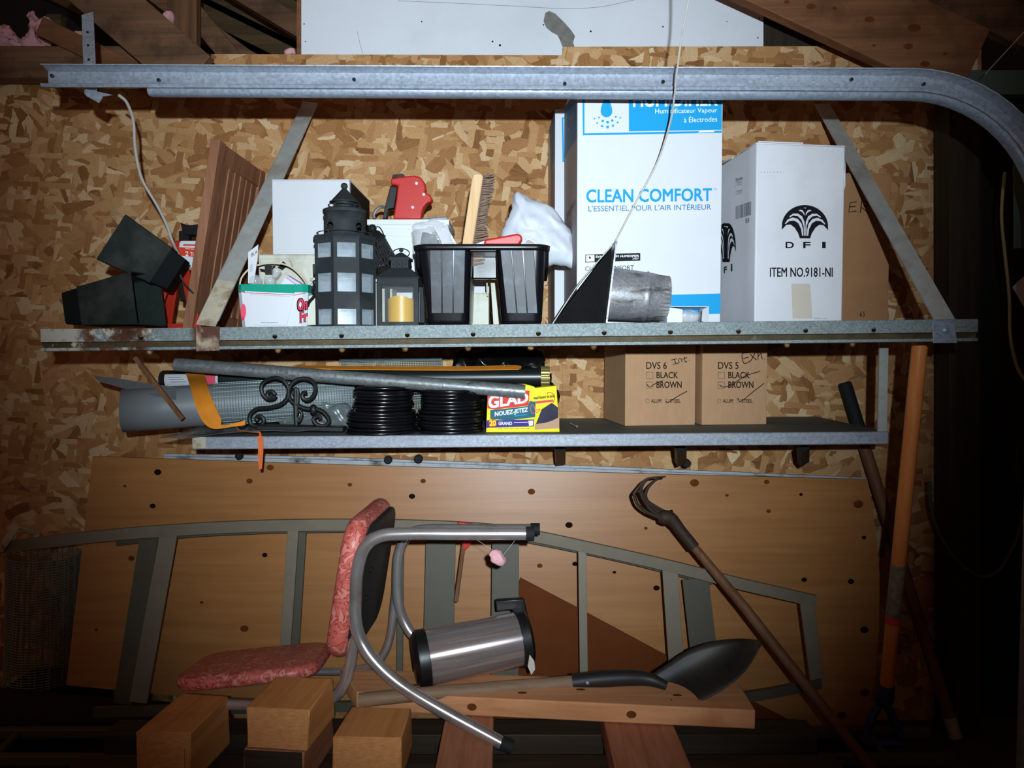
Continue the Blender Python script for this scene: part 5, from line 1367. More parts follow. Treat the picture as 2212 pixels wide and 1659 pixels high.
m = MB(); m.bar(P(292, 772, 2.06), P(395, 905, 2.03), .012, .008); tag(m.build('thin_stick', 'handle_old', base=P(340, 835, 2.22)), 'thin brown stick slanting across the grey sheet roll', 'stick')

# --- green-grey wire mesh rolls
def mesh_roll(label, a, b, r, nw, nr, mat, rw, taper=1.0):
    a, b = Vector(a), Vector(b); M_ = axis_matrix(a, b); Ln = (b - a).length; m = MB()
    for j in range(nw):
        t = 2 * pi * j / nw; rr = r * (1 if j % 2 else .93)
        m.tube([M_ @ Vector((rr * cos(t), rr * sin(t), 0)), M_ @ Vector((rr * cos(t) * taper, rr * sin(t) * taper, Ln))], rw, 4, cap=False)
    for i in range(nr):
        z = Ln * i / (nr - 1); k = 1 + (taper - 1) * i / (nr - 1)
        m.tube([M_ @ Vector((r * k * cos(t), r * k * sin(t), z)) for t in [2 * pi * q / 24 for q in range(24)]], rw, 4, True)
    t = thing('wire_mesh_roll', label, 'wire mesh', (a + b) / 2)
    m.build('mesh_wires', mat, t, kind='stuff')
    return t, M_, Ln
mesh_roll('green-grey wire mesh roll lying behind the scroll bracket', RA.lerp(RBx, .262), RBx, .0602, 48, 90, 'mesh', .0008)
mesh_roll('flattened wire mesh edge showing just under the upper shelf', P(735, 789, 2.44), P(955, 786, 2.44), .02, 22, 44, 'mesh', .0007)

# --- orange strap over the tubes
st = MB(); st.ribbon(curve_px([(400, 806, 2.232), (404, 815, 2.2), (412, 840, 2.09), (424, 880, 2.042), (440, 912, 2.042), (462, 926, 2.045), (500, 922, 2.05), (530, 918, 2.06)], 0, 5), curve_px([(440, 805, 2.232), (444, 815, 2.2), (450, 840, 2.09), (464, 875, 2.042), (478, 905, 2.042), (480, 918, 2.045), (505, 914, 2.05), (530, 908, 2.06)], 0, 5), .002)
tag(st.build('orange_strap', 'orange', base=P(440, 860, 2.22), smooth=True), 'orange cloth strap hanging over the labelled black tube', 'strap')
st = MB(); st.ribbon(curve_px([(640, 789, 2.26), (800, 791, 2.25), (1000, 791, 2.25), (1115, 789, 2.25), (1126, 797, 2.25)], 0, 4), curve_px([(640, 795, 2.225), (800, 798, 2.22), (1000, 799, 2.22), (1110, 797.5, 2.22), (1124, 798, 2.23)], 0, 4), .002)
tag(st.build('orange_ribbon', 'orange', base=P(900, 794, 2.24), smooth=True), 'long flat orange ribbon lying on top of the black tube', 'strap')
os_ = thing('orange_string', 'orange string hanging down over the lower shelf lip', 'string', P(562, 950, 2.03))
m = MB(); m.tube(curve_px([(512, 922, 2.11), (518, 930, 2.09), (540, 932, 2.06), (560, 934, 2.045), (562, 945, 2.038)], 0, 5), .003, 6); m.build('knotted_end', 'orange_string', os_, smooth=True)
m = MB(); m.ribbon(curve_px([(557, 942), (558, 970), (558, 990), (560, 1013)], 2.036, 4), curve_px([(568, 942), (569, 970), (568, 990), (566, 1013)], 2.036, 4), .0015); m.build('hanging_tail', 'orange_string', os_)

# --- wrought iron scroll bracket
sb = thing('scroll_bracket', 'black wrought iron bracket of curled scrolls on the lower shelf', 'bracket', P(640, 925, 2.1))
zm_ = lambda L_: [(60 + .3164 * x, 680 + .3164 * y) for x, y in L_]
Yq = 2.085
for nm, L_, r in (('left_scroll', [(1690, 545), (1670, 525), (1640, 530), (1640, 560), (1690, 565), (1640, 577), (1600, 535), (1600, 475), (1660, 435), (1730, 440), (1778, 500), (1770, 570), (1720, 615), (1640, 635), (1560, 645), (1515, 690), (1525, 748), (1580, 762), (1612, 722), (1588, 692), (1560, 705), (1570, 725)], .0058),
                  ('right_scroll', [(1905, 530), (1880, 535), (1875, 562), (1905, 583), (1945, 560), (1965, 500), (1940, 450), (1880, 435), (1820, 455), (1785, 510), (1790, 570), (1830, 610), (1900, 640), (1960, 640), (2020, 665), (2058, 720), (2030, 758), (1975, 748), (1950, 710), (1985, 690), (2000, 715)], .0058),
                  ('inner_scroll', [(1830, 560), (1810, 530), (1825, 505), (1845, 520), (1842, 600), (1830, 690), (1850, 650), (1872, 680), (1850, 730), (1835, 700)], .0045)):
    m = MB(); m.tube(curve_px(zm_(L_), Yq, 5), r, 8); m.build(nm, 'iron', sb, smooth=True)
m = MB(); m.tube([P(638, 838, Yq), P(638, 880, Yq), P(640, 922, Yq)], .006, 8); m.build('stem', 'iron', sb, smooth=True)
m = MB(); m.bar(P(560, 922, Yq - .012), P(745, 926, Yq - .012), .012, .05, front=(0, -1, 0)); m.build('foot_bar', 'iron', sb, bevel=.002)
m = MB(); m.ball(P(677, 885, Yq), .011, 12, (1, 1, 1.4)); m.build('collar', 'iron', sb, smooth=True)
m = MB(); m.ball(P(522, 918, Yq - .01), .013, 12); m.build('end_ball', 'iron', sb, smooth=True)
m = MB(); m.pillow(catmull([P(u, v, 2.21) for u, v in ((600, 915), (605, 880), (680, 868), (750, 878), (770, 910), (740, 926), (640, 926))], 5, True), .018, 10, .014, 30, seed=7)
tag(m.build('teal_film', 'grey_film', base=P(690, 926, 2.2), smooth=True, angle=80), 'dull crumpled plastic film behind the scroll bracket foot', 'plastic film')
# clear sheet hanging over the lip
m = MB(); W = 14; grid = []
for i in range(W + 1):
    t = i / W
    f_ = P(345 + 345 * t, 953 - 22 * t + 3 * sin(9 * t), 2.03); e_ = P(430 + 180 * t, 924, 2.14)
    row = []
    for j in range(7):
        s_ = j / 6; q = f_.lerp(e_, s_); q.z = max(q.z, zl(q.x) + .003) if q.y > YL else q.z + .004
        q.z += .004 * nvec((t * 9, s_ * 6, 2)).x + .003
        row.append(q)
    grid.append(row)
for i in range(W):
    for j in range(6):
        m.add([grid[i][j], grid[i + 1][j], grid[i + 1][j + 1], grid[i][j + 1]], [(0, 1, 2, 3)])
tag(m.build('clear_sheet', 'grey_film', base=P(520, 940, 2.06), smooth=True, solid=.0008), 'crumpled clear plastic sheet lying over the lower shelf left end', 'plastic sheet')
# --- black bin bag behind
m = MB(); m.pillow(catmull([P(u, v, 2.42) for u, v in ((975, 800), (985, 772), (1030, 762), (1100, 756), (1160, 762), (1184, 785), (1198, 830), (1210, 880), (1150, 905), (1060, 900), (1000, 870))], 6, True), .045, 14, .022, 24, seed=12)
tag(m.build('bin_bag', 'bag_black', base=P(1100, 880, 2.42), smooth=True, angle=85), 'black bin bag slumped behind the yellow carton', 'bin bag')
m = MB(); a, b = P(1232, 914, 2.2), P(1246, 921, 2.17); m.tube([a, b], .0012, 6); m.lathe([(.0035, 0), (.003, .002)], axis_matrix(b, b + (b - a)), 8); tag(m.build('screw', 'galv_strip', base=b), 'single screw lying on the lower shelf right of the yellow carton', 'screw')
# ------------------------------------------------------------------ leaning things below the shelves
def lean(Yt, Yb, vt=1000, vb=1560):
    return lambda u, v: P(u, v, Yt + (Yb - Yt) * (v - vt) / (vb - vt))
# --- plywood sheet with knots
L1 = lean(2.39, 2.28)
ply = thing('plywood_sheet', 'large pale plywood sheet with knots leaning under the lower shelf', 'plywood', P(1000, 1500, 2.28))
out = [(200, 986), (700, 1003), (1300, 1021), (1874, 1036), (1882, 1080), (1893, 1160), (1900, 1240), (1899, 1360), (1890, 1470), (1876, 1545), (1860, 1600), (1000, 1552), (500, 1515), (143, 1480)]
m = MB(); m.ext([L1(u, v) for u, v in out], (0, .012, 0)); m.build('panel', 'plywood', ply)
def knot(u, v, r, mat, par, Lf, sy=.8):
    c = Lf(u, v); k = r * c.y / F
    m = MB(); m.add([Lf(u + r * cos(2 * pi * i / 14), v + r * sy * sin(2 * pi * i / 14)) + Vector((0, -.0008, 0)) for i in range(14)], [tuple(range(14))]); m.build('knot', mat, par)
for u, v, r, mt in ((341, 1020, 8, 'knot_dark'), (539, 1039, 7, 'knot'), (584, 1010, 8, 'knot'), (330, 1093, 6.5, 'knot_dark'), (572, 1199, 6, 'knot_dark'), (284, 1206, 7, 'knot'), (528, 1358, 9, 'knot'), (890, 1072, 7, 'knot_dark'), (914, 1039, 6, 'knot'), (756, 1047, 5, 'knot'), (1148, 1062, 8, 'knot'), (1229, 1134, 8, 'knot_dark'), (1500, 1043, 10, 'knot'), (1656, 1041, 6, 'knot'), (1660, 1104, 5, 'knot'), (1854, 1089, 11, 'knot'), (1730, 1068, 4, 'knot_dark'), (1866, 1161, 5, 'knot_dark'), (1838, 1256, 7, 'knot_dark'), (1737, 1252, 6, 'knot_dark'), (1867, 1360, 9, 'knot_dark'), (1868, 1496, 11, 'knot'), (1818, 1545, 10, 'knot'), (1418, 1270, 7, 'knot_dark'), (1242, 1218, 6, 'knot_dark'), (1166, 1222, 6, 'knot'), (1327, 1236, 4, 'knot_dark'), (1450, 1104, 4, 'knot_dark'), (270, 1050, 3.5, 'knot'), (436, 1301, 4, 'knot'), (208, 1360, 3.5, 'knot'), (980, 1150, 4, 'knot_dark'), (1395, 1141, 4, 'knot'), (1570, 1070, 4, 'knot')):
    knot(u, v, r, mt, ply, L1)
# --- white-edged sheets behind the plywood
L0 = lean(2.425, 2.36)
for i, (dv, mt, lab) in enumerate(((4, 'dirty_white', 'metal-edged white sheet behind the plywood, its top edge just showing'), (10, 'dirty_white', 'thin white sheet between plywood and metal-edged sheet'))):
    m = MB(); m.ext([P(u, v + dv, 2.44 - i * .016) for u, v in ((355, 976), (700, 983), (1300, 1004), (1872, 1028), (1872, 1300), (355, 1300))], (0, .010, 0))
    o = m.build('edged_sheet', mt, base=P(1100, 1300, 2.44)); tag(o, lab, 'sheet')
for (u, v, r) in ((840, 992, .013), (905, 990, .014), (1480, 999, .014), (520, 984, .012)):
    c = P(u, v, 2.42); m = MB(); m.lathe([(r * .5, 0), (r * .5, .006), (r, .008), (r, .018), (r * .7, .022), (.001, .022)], Matrix.Translation(c) @ Matrix.Rotation(pi / 2, 4, 'X'), 16)
    m.build('knob', 'rubber', bpy.data.objects['edged_sheet'], smooth=True, label='black knob')
# --- brown hardboard with slanted edge
m = MB(); Lh = lean(2.33, 2.23); m.ext([Lh(u, v) for u, v in ((1124, 1248), (1250, 1314), (1440, 1416), (1640, 1522), (1785, 1597), (1400, 1640), (1000, 1640), (1090, 1400))], (0, .004, 0))
tag(m.build('hardboard_offcut', 'hardboard', base=Lh(1300, 1500)), 'dark brown hardboard offcut with slanted top edge behind the metal can', 'hardboard')

# --- grey metal bed headboard with arched top
L2_ = lean(2.215, 2.14, 1150, 1500)
hbd = thing('bed_headboard', 'grey metal bed headboard with arched top rail and upright slats', 'headboard', L2_(950, 1505))
arc = catmull([L2_(u, v) for u, v in ((-60, 1196), (0, 1184), (200, 1160), (420, 1143), (640, 1135), (880, 1136), (1060, 1145), (1160, 1160), (1300, 1190), (1450, 1224), (1600, 1262), (1765, 1300))], 5)
m = MB(); m.ribbon([p + Vector((0, 0, .0165)) for p in arc], [p - Vector((0, 0, .0165)) for p in arc], .014); m.build('top_rail', 'bed_grey', hbd)
for (ut, ub, vt, vb, w, mt) in ((362, 296, 1155, 1520, 38, 'bed_grey'), (632, 612, 1145, 1440, 24, 'bed_grey'), (952, 945, 1145, 1500, 66, 'bed_green'), (1092, 1090, 1155, 1500, 60, 'bed_green'), (1258, 1262, 1188, 1490, 18, 'bed_grey'), (1448, 1466, 1230, 1490, 34, 'bed_grey'), (1744, 1768, 1298, 1482, 30, 'bed_grey'), (866, 862, 1145, 1480, 14, 'bed_green')):
    m = MB(); a, b = L2_(ut, vt) + Vector((0, .008, 0)), L2_(ub, vb) + Vector((0, .008, 0)); m.bar(a, b, w * 2.18 / F, .008); m.build('slat', mt, hbd, bevel=.001)
arc = catmull([L2_(u, v) for u, v in ((200, 1540), (600, 1530), (1000, 1525), (1400, 1522), (1610, 1508), (1775, 1478))], 4)
m = MB(); m.ribbon([p + Vector((0, 0, .014)) for p in arc], [p - Vector((0, 0, .014)) for p in arc], .012); m.build('bottom_rail', 'bed_green', hbd)
L3_ = lean(2.27, 2.2, 1150, 1500)
fb = thing('bed_footboard', 'second darker bed frame end behind the grey headboard', 'footboard', L3_(950, 1500))
arc = catmull([L3_(u, v) for u, v in ((250, 1172), (420, 1153), (640, 1144), (880, 1144), (1060, 1153), (1300, 1198), (1540, 1256))], 5)
m = MB(); m.ribbon([p + Vector((0, 0, .01)) for p in arc], [p - Vector((0, 0, .01)) for p in arc], .012); m.build('top_rail', 'bed_green', fb)
for (ut, ub, vt, vb, w) in ((322, 266, 1165, 1520, 40), (652, 634, 1150, 1440, 20), (1502, 1530, 1250, 1500, 58)):
    m = MB(); a, b = L3_(ut, vt), L3_(ub, vb); m.bar(a, b, w * 2.23 / F, .008); m.build('slat', 'bed_green', fb)
# pole behind the cans with red cap
rp = thing('red_capped_stake', 'slender wooden stake with red cap behind the chair legs', 'stake', L2_(985, 1300))
m = MB(); m.tube([P(1003, 1165, 2.16), P(985, 1300, 2.12)], .006, 8); m.build('stake', 'handle_old', rp)
m = MB(); m.ext([P(u, v, 2.15) for u, v in ((988, 1127), (1025, 1133), (1032, 1150), (1014, 1180), (996, 1200), (1000, 1160))], (0, .015, 0)); m.build('red_cap', 'red_plastic', rp, bevel=.003)
# --- mesh roll standing at the left
a, b = P(90, 1468, 2.43), P(96, 1196, 2.43)
mesh_roll('grey wire mesh roll standing upright at the left edge', a, b, .104, 34, 50, 'mesh_dark', .0017)
# --- pale bracket on the headboard end
pb = thing('pale_bracket', 'pale folded bracket at the left frame edge above the mesh roll', 'bracket', P(40, 1160, 2.2))
m = MB(); m.bar(P(0, 1190, 2.2), P(36, 1136, 2.2), .02, .004); m.build('upright_arm', 'cream_steel', pb)
m = MB(); m.bar(P(36, 1140, 2.2), P(82, 1154, 2.26), .012, .004); m.build('cross_arm', 'cream_steel', pb)
m = MB(); m.bar(P(82, 1154, 2.26), P(64, 1180, 2.24), .012, .004); m.build('return_arm', 'cream_steel', pb)

# ------------------------------------------------------------------ floor-level timbers
def block(name, label, px, zt_, Yn, Yf, zb_, mat, end=None, cat='timber', group=None, skew=0, bevel=.003):
    """beam running away from the viewer: px = left,right pixel of the near top edge at depth Yn"""
    xl = P(px[0], 1500, Yn).x; xr = P(px[1], 1500, Yn).x
    t = thing(name, label, cat, ((xl + xr) / 2, Yn, zb_), (0, 0, radians(skew)), group)
    w = xr - xl
    m = MB(); m.box(-w / 2, w / 2, 0, Yf - Yn, 0, zt_ - zb_)
    rj = random.Random(int(px[0])); m.v = [p + Vector((rj.uniform(-.004, .004), rj.uniform(-.003, .003) if p.y > .01 else 0, rj.uniform(-.003, .001) if p.z > .01 else 0)) for p in m.v]; m.build('beam_body', mat, t, local=True, bevel=bevel)
    m = MB(); m.box(-w / 2 + .002, w / 2 - .002, -.0012, .0, .002, zt_ - zb_ - .002); m.build('sawn_end', end or 'endgrain', t, local=True)
    return t
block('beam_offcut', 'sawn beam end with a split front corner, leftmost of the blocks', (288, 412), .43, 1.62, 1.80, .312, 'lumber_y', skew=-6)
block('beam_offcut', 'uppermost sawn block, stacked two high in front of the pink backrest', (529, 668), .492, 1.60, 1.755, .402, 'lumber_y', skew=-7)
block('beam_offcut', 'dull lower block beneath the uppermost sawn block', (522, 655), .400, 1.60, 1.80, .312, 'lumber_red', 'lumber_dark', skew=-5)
block('beam_offcut', 'sawn block left of the chair leg tip, third from the left', (716, 866), .405, 1.645, 1.79, .312, 'lumber_y', skew=-3)
block('floor_beam', 'reddish beam running under the chair leg towards the viewer', (915, 1056), .368, 1.40, 1.93, .312, 'lumber_red')
block('floor_beam', 'broad reddish beam under the right half of the plank', (1358, 1552), .368, 1.40, 1.95, .312, 'lumber_red')
m = MB(); m.ext([mat_of(bpy.data.objects['beam_offcut']) @ Vector(p) for p in ((-.036, -.0015, .012), (.05, -.0015, .012), (.05, -.0015, .085), (-.028, -.0015, .10))], (0, -.004, 0)); m.build('split_chip', 'endgrain', bpy.data.objects['beam_offcut'])
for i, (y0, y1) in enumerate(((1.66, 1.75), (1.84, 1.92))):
    o = MB(); o.box(-1.0, .75, y0, y1, .2, .311); q = o.build('bearer_timber', 'lumber_dark', base=(0, y0, .2), bevel=.003)  # coloured dark so the gaps between the beams look unlit
    tag(q, ('front', 'rear')[i] + ' bearer timber darkened as shade under the row of beams', 'timber')
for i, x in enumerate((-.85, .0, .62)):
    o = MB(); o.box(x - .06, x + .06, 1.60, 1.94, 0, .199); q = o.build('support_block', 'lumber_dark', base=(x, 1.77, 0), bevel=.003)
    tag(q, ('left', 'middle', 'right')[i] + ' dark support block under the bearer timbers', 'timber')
# --- plank
ZP = .3695
pk = thing('plank', 'long sawn plank lying across the beams under the shovel', 'plank', (.2, 1.8, ZP))
c = [P(1632, 1548, 1.75), P(1597, 1487, 1.895), P(735, 1487, 1.985), P(770, 1520, 1.845)]
c = [Vector((p.x, p.y, ZP)) for p in c]
m = MB(); m.box8([c[3], c[0], c[1], c[2]] + [p + Vector((0, 0, .0455)) for p in (c[3], c[0], c[1], c[2])]); m.build('plank_body', 'lumber', pk, bevel=.003)
for (t, s_) in ((.18, .5), (.45, .3), (.62, .7), (.86, .6)):
    q = c[3].lerp(c[0], t) + (c[2] - c[3]) * (s_ * .6 + .1) + Vector((0, 0, .0459)); m = MB(); m.add([q + Vector((.012 * cos(a), .006 * sin(a), 0)) for a in [2 * pi * i / 12 for i in range(12)]], [tuple(range(12))]); m.build('knot', 'knot', pk)
for t in (.3, .7):
    q = c[3].lerp(c[0], t) + Vector((0, 0, .022)); n_ = (c[0] - c[3]).cross(Vector((0, 0, 1))).normalized() * .0008; d_ = (c[0] - c[3]).normalized()
    m = MB(); m.add([q + n_ + d_ * .012 * cos(a) + Vector((0, 0, .009 * sin(a))) for a in [2 * pi * i / 12 for i in range(12)]], [tuple(range(12))]); m.build('knot', 'knot', pk)

# --- shovel on the plank
sv = thing('round_shovel', 'round point shovel with grey wooden handle lying on the plank', 'shovel', P(1240, 1500, 1.86))
m = MB(); m.tube([P(775, 1513, 1.797), P(900, 1500, 1.828), P(1244, 1474, 1.894)], [.0165, .0165, .0175], 16); m.build('handle', 'handle_grey', sv, smooth=True)
m = MB(); m.tube(curve_px([(1238, 1474, 1.893), (1300, 1467, 1.885), (1360, 1464, 1.87), (1405, 1468, 1.85), (1440, 1482, 1.84)], 0, 4), [.0205] * 6 + [.02, .02, .0195, .019, .018, .017, .016, .015, .013, .012, .01], 16); m.build('socket', 'shovel', sv, smooth=True)
m = MB(); m.lathe([(.004, 0), (.004, .002), (.001, .003)], Matrix.Translation(P(1269, 1475, 1.868)) @ Matrix.Rotation(pi / 2, 4, 'X'), 10); m.build('rivet', 'galv_strip', sv)
up_ = [(1408, 1456), (1440, 1436), (1485, 1406), (1540, 1386), (1595, 1380), (1640, 1384)]
lo_ = [(1450, 1512), (1466, 1527), (1510, 1515), (1560, 1490), (1610, 1448), (1644, 1392)]
U = catmull([P(u, v, 1.92) for u, v in up_], 4); V = catmull([P(u, v, 1.80) for u, v in lo_], 4)
m = MB(); n1, n2 = len(U), 9; g = []
for i in range(n1):
    for j in range(n2):
        t = j / (n2 - 1); q = U[i].lerp(V[i], t); s_ = sin(pi * t); k = 1 - (i / (n1 - 1)) ** 3
        g.append(q + Vector((0, .03 * s_ * k, -.022 * s_ * k)))
m.v = g
for i in range(n1 - 1):
    for j in range(n2 - 1): m.f.append((i * n2 + j, i * n2 + j + 1, (i + 1) * n2 + j + 1, (i + 1) * n2 + j))
m.build('blade', 'shovel', sv, smooth=True, solid=.003, angle=70)

# --- claw cultivator leaning on the plywood
cc = thing('claw_cultivator', 'long-handled claw cultivator with four curved rusty tines leaning on the plywood', 'garden tool', P(1880, 1659, 1.9))
a, b = P(1496, 1178, 2.15), P(1905, 1690, 1.95)
m = MB(); m.tube([a, P(1608, 1312, 2.10), P(1740, 1480, 2.03), b], [.0125, .0145, .015, .015], 14); m.build('handle', 'handle_old', cc, smooth=True)
m = MB(); m.tube([P(1453, 1122, 2.16), P(1470, 1146, 2.16), P(1500, 1183, 2.145)], [.017, .0165, .0165], 14); m.build('ferrule', 'rust_iron', cc, smooth=True)
m = MB(); m.tube(curve_px([(1422, 1120, 2.165), (1434, 1118, 2.165), (1448, 1120, 2.165), (1460, 1132, 2.16)], 0, 4), [.012, .015, .018, .02, .0205, .021, .021, .0205, .02, .019, .0185, .018, .017], 12); m.build('tine_head', 'rust_iron', cc, smooth=True)
zc4 = lambda L_, Y: [(1360 + .16873 * x, 1020 + .16873 * y, Y) for x, y in L_]
for k, (L_, Y) in enumerate((([(370, 580), (220, 510), (110, 420), (65, 320), (60, 270), (120, 190), (200, 100), (300, 68), (465, 55)], 2.13), ([(400, 530), (290, 450), (200, 340), (150, 240), (175, 150), (260, 80), (400, 60)], 2.17), ([(440, 500), (330, 440), (230, 370), (205, 290), (230, 210), (300, 130), (380, 75), (460, 56)], 2.19), ([(380, 560), (260, 470), (180, 350), (120, 240), (70, 270)], 2.15))):
    pts = catmull([P(*p) for p in zc4(L_, Y)], 5); n_ = len(pts)
    m = MB(); m.tube(pts, [.0048 - .003 * max(0, (i / n_ - .5) * 2) for i in range(n_)], 8); m.build('tine', 'rust_iron', cc, smooth=True)

# --- upturned chrome kitchen chair
ch = thing('kitchen_chair', 'overturned chrome kitchen chair with pink patterned vinyl seat and backrest', 'chair', P(760, 1520, 1.85))
near = [(1142, 1153, 1.74), (1000, 1153, 1.74), (880, 1153, 1.74), (822, 1158, 1.74), (788, 1182, 1.74), (772, 1230, 1.745), (768, 1290, 1.75), (768, 1340, 1.75), (780, 1385, 1.75), (812, 1432, 1.74), (866, 1480, 1.73), (950, 1532, 1.71), (1085, 1606, 1.69)]
m = MB(); m.tube(curve_px(near, 0, 6), .0148, 16); m.build('side_tube', 'chrome', ch, smooth=True)
far = [(1152, 1143, 2.03), (1000, 1143, 2.03), (915, 1144, 2.03), (880, 1158, 2.03), (862, 1195, 2.03), (858, 1250, 2.03), (860, 1300, 2.03), (872, 1340, 2.03), (896, 1376, 2.02), (950, 1415, 2.0), (1010, 1450, 1.98)]
m = MB(); m.tube(curve_px(far, 0, 6), .0140, 14); m.build('side_tube', 'chrome', ch, smooth=True)
for (p0, p1, r) in (((1136, 1153, 1.74), (1154, 1153, 1.74), .0165), ((1146, 1143, 2.03), (1166, 1143, 2.03), .016), ((1083, 1605, 1.69), (1108, 1615, 1.685), .0165), ((1008, 1449, 1.98), (1022, 1457, 1.975), .0155)):
    m = MB(); m.tube([P(*p0), P(*p1)], r, 14); m.build('foot_cap', 'rubber', ch, smooth=True)
back1 = [(770, 1345, 1.775), (762, 1400, 1.775), (756, 1440, 1.775), (742, 1482, 1.775), (712, 1512, 1.78), (650, 1524, 1.78), (560, 1524, 1.79), (470, 1520, 1.80)]
m = MB(); m.tube(curve_px(back1, 0, 6), .0135, 14); m.build('back_tube', 'chrome', ch, smooth=True)
back2 = [(862, 1215, 2.04), (852, 1300, 2.04), (844, 1370, 2.04), (828, 1415, 2.04), (800, 1440, 2.04), (740, 1450, 2.06), (640, 1450, 2.07)]
m = MB(); m.tube(curve_px(back2, 0, 6), .011, 14); m.build('back_tube', 'chrome', ch, smooth=True)
# seat: a rounded slab standing on edge
def slab(c, ex, ey, ez, sx, sy, sz, r, name, mat, sag=0):
    """rounded slab: ex thickness dir, ey, ez face dirs; sizes full"""
    ex, ey, ez = Vector(ex).normalized(), Vector(ey).normalized(), Vector(ez).normalized(); m = MB(); rings = []
    for i in range(9):
        a = -pi / 2 + pi * i / 8; k = (1 - cos(a)) * r; x_ = sx / 2 * sin(a)
        rings.append([c + ex * x_ + ey * p + ez * q for p, q in rrect(0, 0, sy - 2 * k, sz - 2 * k, max(.07 - k, .01), 6)])
    m.loft(rings); return m.build(name, mat, ch, smooth=True, angle=80)
top_, bot_ = P(772, 1122, 1.76), P(724, 1432, 1.76)
ez = (top_ - bot_).normalized(); ey = Vector((.0, .93, -.28)); ey = (ey - ez * ey.dot(ez)).normalized(); ex = ey.cross(ez).normalized()
cS = (top_ + bot_) / 2 + ey * .17 + ex * .0 + Vector((-.006, 0, -.004))
slab(cS, ex, ey, ez, .052, .36, (top_ - bot_).length, .024, 'seat_pad', 'vinyl')
sgn = 1 if ex.x > 0 else -1
slab(cS + ex * sgn * .031, ex, ey, ez, .014, .335, (top_ - bot_).length - .03, .004, 'seat_underside', 'vinyl_back')
for (u, v) in ((800, 1266), (803, 1327)):
    c_ = P(u, v, 1.85); m = MB(); m.lathe([(.007, 0), (.007, .004)], axis_matrix(cS + ex * sgn * .0385 + ez * (.04 if v < 1300 else -.03) + ey * (-.09), cS + ex * sgn * .06 + ez * (.04 if v < 1300 else -.03) + ey * (-.09)), 10); m.build('screw_hole', 'black_ink', ch)
# backrest lying flat
n0, n1_ = P(368, 1498, 1.775), P(640, 1470, 1.80); f0, f1 = P(500, 1420, 2.10), P(705, 1408, 2.10)
cB_ = (n0 + n1_ + f0 + f1) / 4; ey = (n1_ - n0); ey2 = ((f0 + f1) - (n0 + n1_))
ez_ = (ey2 - ey.normalized() * ey2.dot(ey.normalized()) * .0).normalized(); nn = ey.cross(ez_).normalized()
slab(cB_ + Vector((0, 0, .012)), nn, ey, (nn.cross(ey)), .034, .345, .30, .016, 'backrest_pad', 'vinyl')

# --- small pink fluff on threads under the chair leg
fl = thing('pink_fluff', 'small tuft of pink fluff hanging from threads under the chair leg', 'fluff', P(1078, 1206, 1.74))
m = MB(); m.pillow(catmull([P(u, v, 1.74) for u, v in ((1060, 1192), (1075, 1188), (1092, 1206), (1090, 1220), (1074, 1222), (1062, 1208))], 3, True), .012, 4, .005, 90, seed=3); m.build('tuft', 'pink', fl, smooth=True, angle=80)
m = MB(); m.tube([P(1070, 1192, 1.74), P(1030, 1166, 1.74)], .0004, 4); m.tube([P(1086, 1200, 1.74), P(1112, 1168, 1.74)], .0004, 4); m.build('threads', 'cord_white', fl)

# --- stainless can lying on its side
a, b = P(893, 1426, 1.90), P(1132, 1378, 1.97)
cn_ = thing('pedal_bin', 'stainless steel pedal bin lying on its side behind the chair leg', 'bin', a.lerp(b, .5), axis_matrix(a, b).to_euler())
M_ = axis_matrix(a, b); Lb = (b - a).length; R = .069
m = MB(); m.lathe([(R * .96, .03), (R, .034), (R, Lb - .02), (R * .97, Lb - .016)], M_, 48); m.build('steel_body', 'steel_can', cn_, smooth=True)
m = MB(); m.lathe([(.001, .0), (R * .8, .0), (R * 1.02, .01), (R * 1.035, .016), (R * 1.035, .036), (R * .98, .038)], M_, 48); m.build('rim_ring', 'black_plastic', cn_, smooth=True)
m = MB(); m.lathe([(R * .98, Lb - .018), (R * 1.05, Lb - .016), (R * 1.05, Lb + .004), (R * .95, Lb + .012), (.001, Lb + .012)], M_, 48); m.build('base_ring', 'black_plastic', cn_, smooth=True)
m = MB(); m.ext([P(u, v, 1.99) for u, v in ((1070, 1298), (1132, 1294), (1140, 1330), (1150, 1400), (1120, 1400), (1105, 1318), (1072, 1322))], (0, .02, 0)); m.build('hinge_bracket', 'black_plastic', cn_, bevel=.003)
m = MB(); m.ext([P(u, v, 1.9) for u, v in ((1144, 1414), (1154, 1428), (1156, 1446), (1148, 1458), (1140, 1440))], (0, .004, 0)); tag(m.build('pale_scrap', 'tape', base=P(1148, 1440, 1.9)), 'small pale scrap stuck behind the pedal bin base', 'scrap')
# support for the bin: it rests on the shovel handle and plank

# --- aluminium ladder on the floor at the wall foot
ld = thing('ladder', 'old grey ladder lying along the floor at the foot of the wall', 'ladder', (0, 2.14, .0))
yA, yB = 2.20, 2.08
zA_, zB_ = P(1106, 1582, yA).z, P(1106, 1640, yB).z
for y_, z_ in ((yA, zA_), (yB, zB_)):
    m = MB(); m.box(-1.9, 1.22, y_ - .012, y_ + .012, z_ - .014, z_ + .014); m.build('rail', 'bed_green', ld, bevel=.003)
for x in [-1.75 + .31 * i for i in range(10)]:
    m = MB(); m.tube([(x, yA, zA_), (x, yB, zB_)], .011, 10); m.build('rung', 'bed_green', ld, smooth=True)
for x in (-1.5, 1.0):
    m = MB(); m.box(x - .03, x + .03, yB - .02, yA + .02, 0, zB_ - .014); m.build('end_foot', 'lumber_dark', ld)
